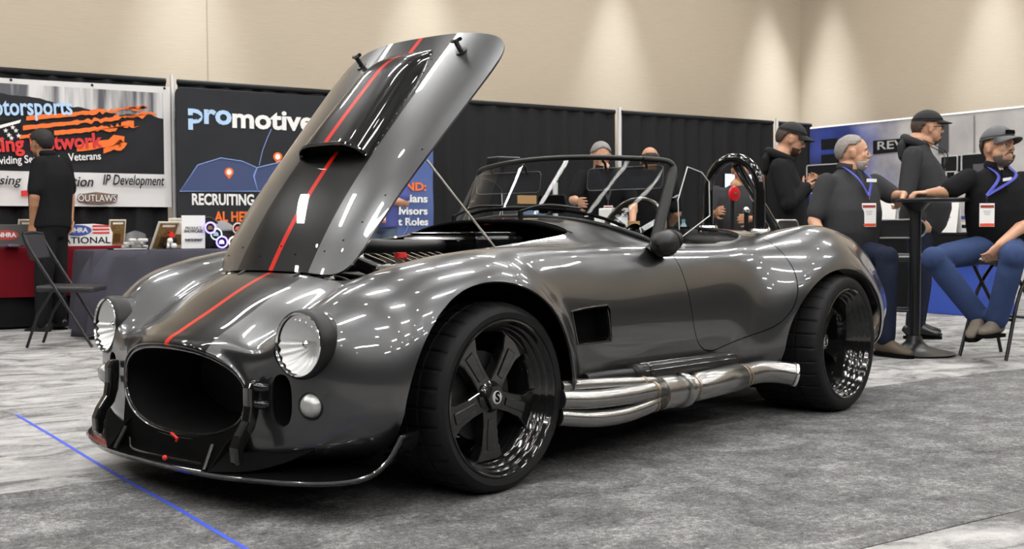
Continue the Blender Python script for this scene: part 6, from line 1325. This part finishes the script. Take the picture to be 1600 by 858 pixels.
# standing person with black cap
d = 8.9; yaw = math.atan2(.547, -.836)-.10
j = dict(pelvis=J(1436, 352, d), waist=J(1440, 325, d), chest=J(1436, 262, d), neck=J(1434, 222, d), head=J(1450, 201, d), shL=J(1432, 242, d+.20), shR=J(1426, 243, d-.20), elL=J(1436, 305, d+.27), wrL=J(1462, 330, d+.18), elR=J(1416, 305, d-.28), wrR=J(1440, 345, d-.22), hipL=J(1438, 362, d+.10), hipR=J(1436, 362, d-.10), knL=J(1440, 445, d+.11), knR=J(1436, 445, d-.11), anL=J(1432, 514, d+.12), anR=J(1428, 516, d-.12), toL=J(1462, 523, d+.14), toR=J(1458, 526, d-.14))
gb = J(1434, 500, d); gb.z = 0; fw = vec(yaw); lf = vec(yaw+PI/2)
for k in ('anL', 'anR'): j[k].z = .09
for k in ('toL', 'toR'): j[k].z = .04
person('heavy person in dark grey hoodie, black cap and glasses standing behind the bar table', gb, yaw, j, M_HOODG, M_JEAND, M_SHB, FAIR, dict(yaw=yaw+.05, size=1.05, jaw=1.1), sleeves='long', fat=1.45, hood=True, hairs=(H_cap(mat('cap_black', (.010, .010, .011), .8), mat('cap_black', (.010, .010, .011), .8), .018), H_hair((.06, .04, .03), 60, 6, -35), H_beard((.07, .045, .03), False), H_glasses(), H_lanyard(j, fw, lf, False, J(1474, 284, d-.05), (.09, .13), 1.6)), hands={'L': dict(curl=.5), 'R': dict(curl=.5)})
# seated person with grey cap
d = 7.55; yaw = 1.02; fw = vec(yaw); lf = vec(yaw+PI/2)
j = dict(pelvis=J(1560, 382, d+.08), waist=J(1558, 355, d+.06), chest=J(1556, 300, d+.02), neck=J(1556, 262, d+.02), head=J(1560, 231, d-.02), shL=J(1596, 284, d+.06), shR=J(1513, 280, d-.02), elL=J(1604, 348, d-.04), wrL=J(1562, 382, d-.32), elR=J(1478, 300, d-.05), wrR=J(1449, 302, d+.10), hipL=J(1578, 388, d+.04), hipR=J(1536, 390, d+.0), knL=J(1583, 402, d-.48), knR=J(1458, 404, d-.28), anL=J(1556, 505, d-.30), anR=J(1531, 497, d-.22), toL=J(1535, 519, d-.42), toR=J(1520, 521, d-.33))
gb = J(1560, 520, d); gb.z = 0
person('bearded person in black polo, grey cap and blue jeans seated at the bar table', gb, yaw, j, M_TBLK, M_JEAN, M_SHT, FAIR, dict(yaw=math.atan2(.836, .547)+.38, pitch=-.10, size=1.05, jaw=1.1, gaze=.003), fat=1.22, hairs=(H_cap(mat('cap_grey', (.10, .10, .105), .8), mat('cap_grey', (.10, .10, .105), .8), 0, 0, M_VOID), H_hair((.05, .04, .035), 60, 8, -30), H_beard((.11, .085, .07)), H_lanyard(j, fw, lf, True, J(1541, 336, d-.17), (.098, .155), 1.25, -AWAY)), hands={'R': dict(curl=.95, d=-RIGHT, n=Vector((0, 0, -1))), 'L': dict(curl=.55, d=-RIGHT*.55+Vector((0, 0, -.7)), n=-RIGHT*.6+AWAY)}, jeans_w=1.04)
pr = [o for o in bpy.data.objects if o.get('label', '').startswith('bearded person in black polo')][0]
p = J(1574, 280, d-.14)-gb; MB().box(p, (.085, .008, .020), (0, .12, yaw-PI/2+.5)).build('chest_emblem', M_WHITE, pr)
p = j['neck']+fw*.052-Vector((0, 0, .03))-gb; MB().ball(p, (.034, .030, .045), 14, 10).build('undershirt', M_WHITE, pr, smooth=True)
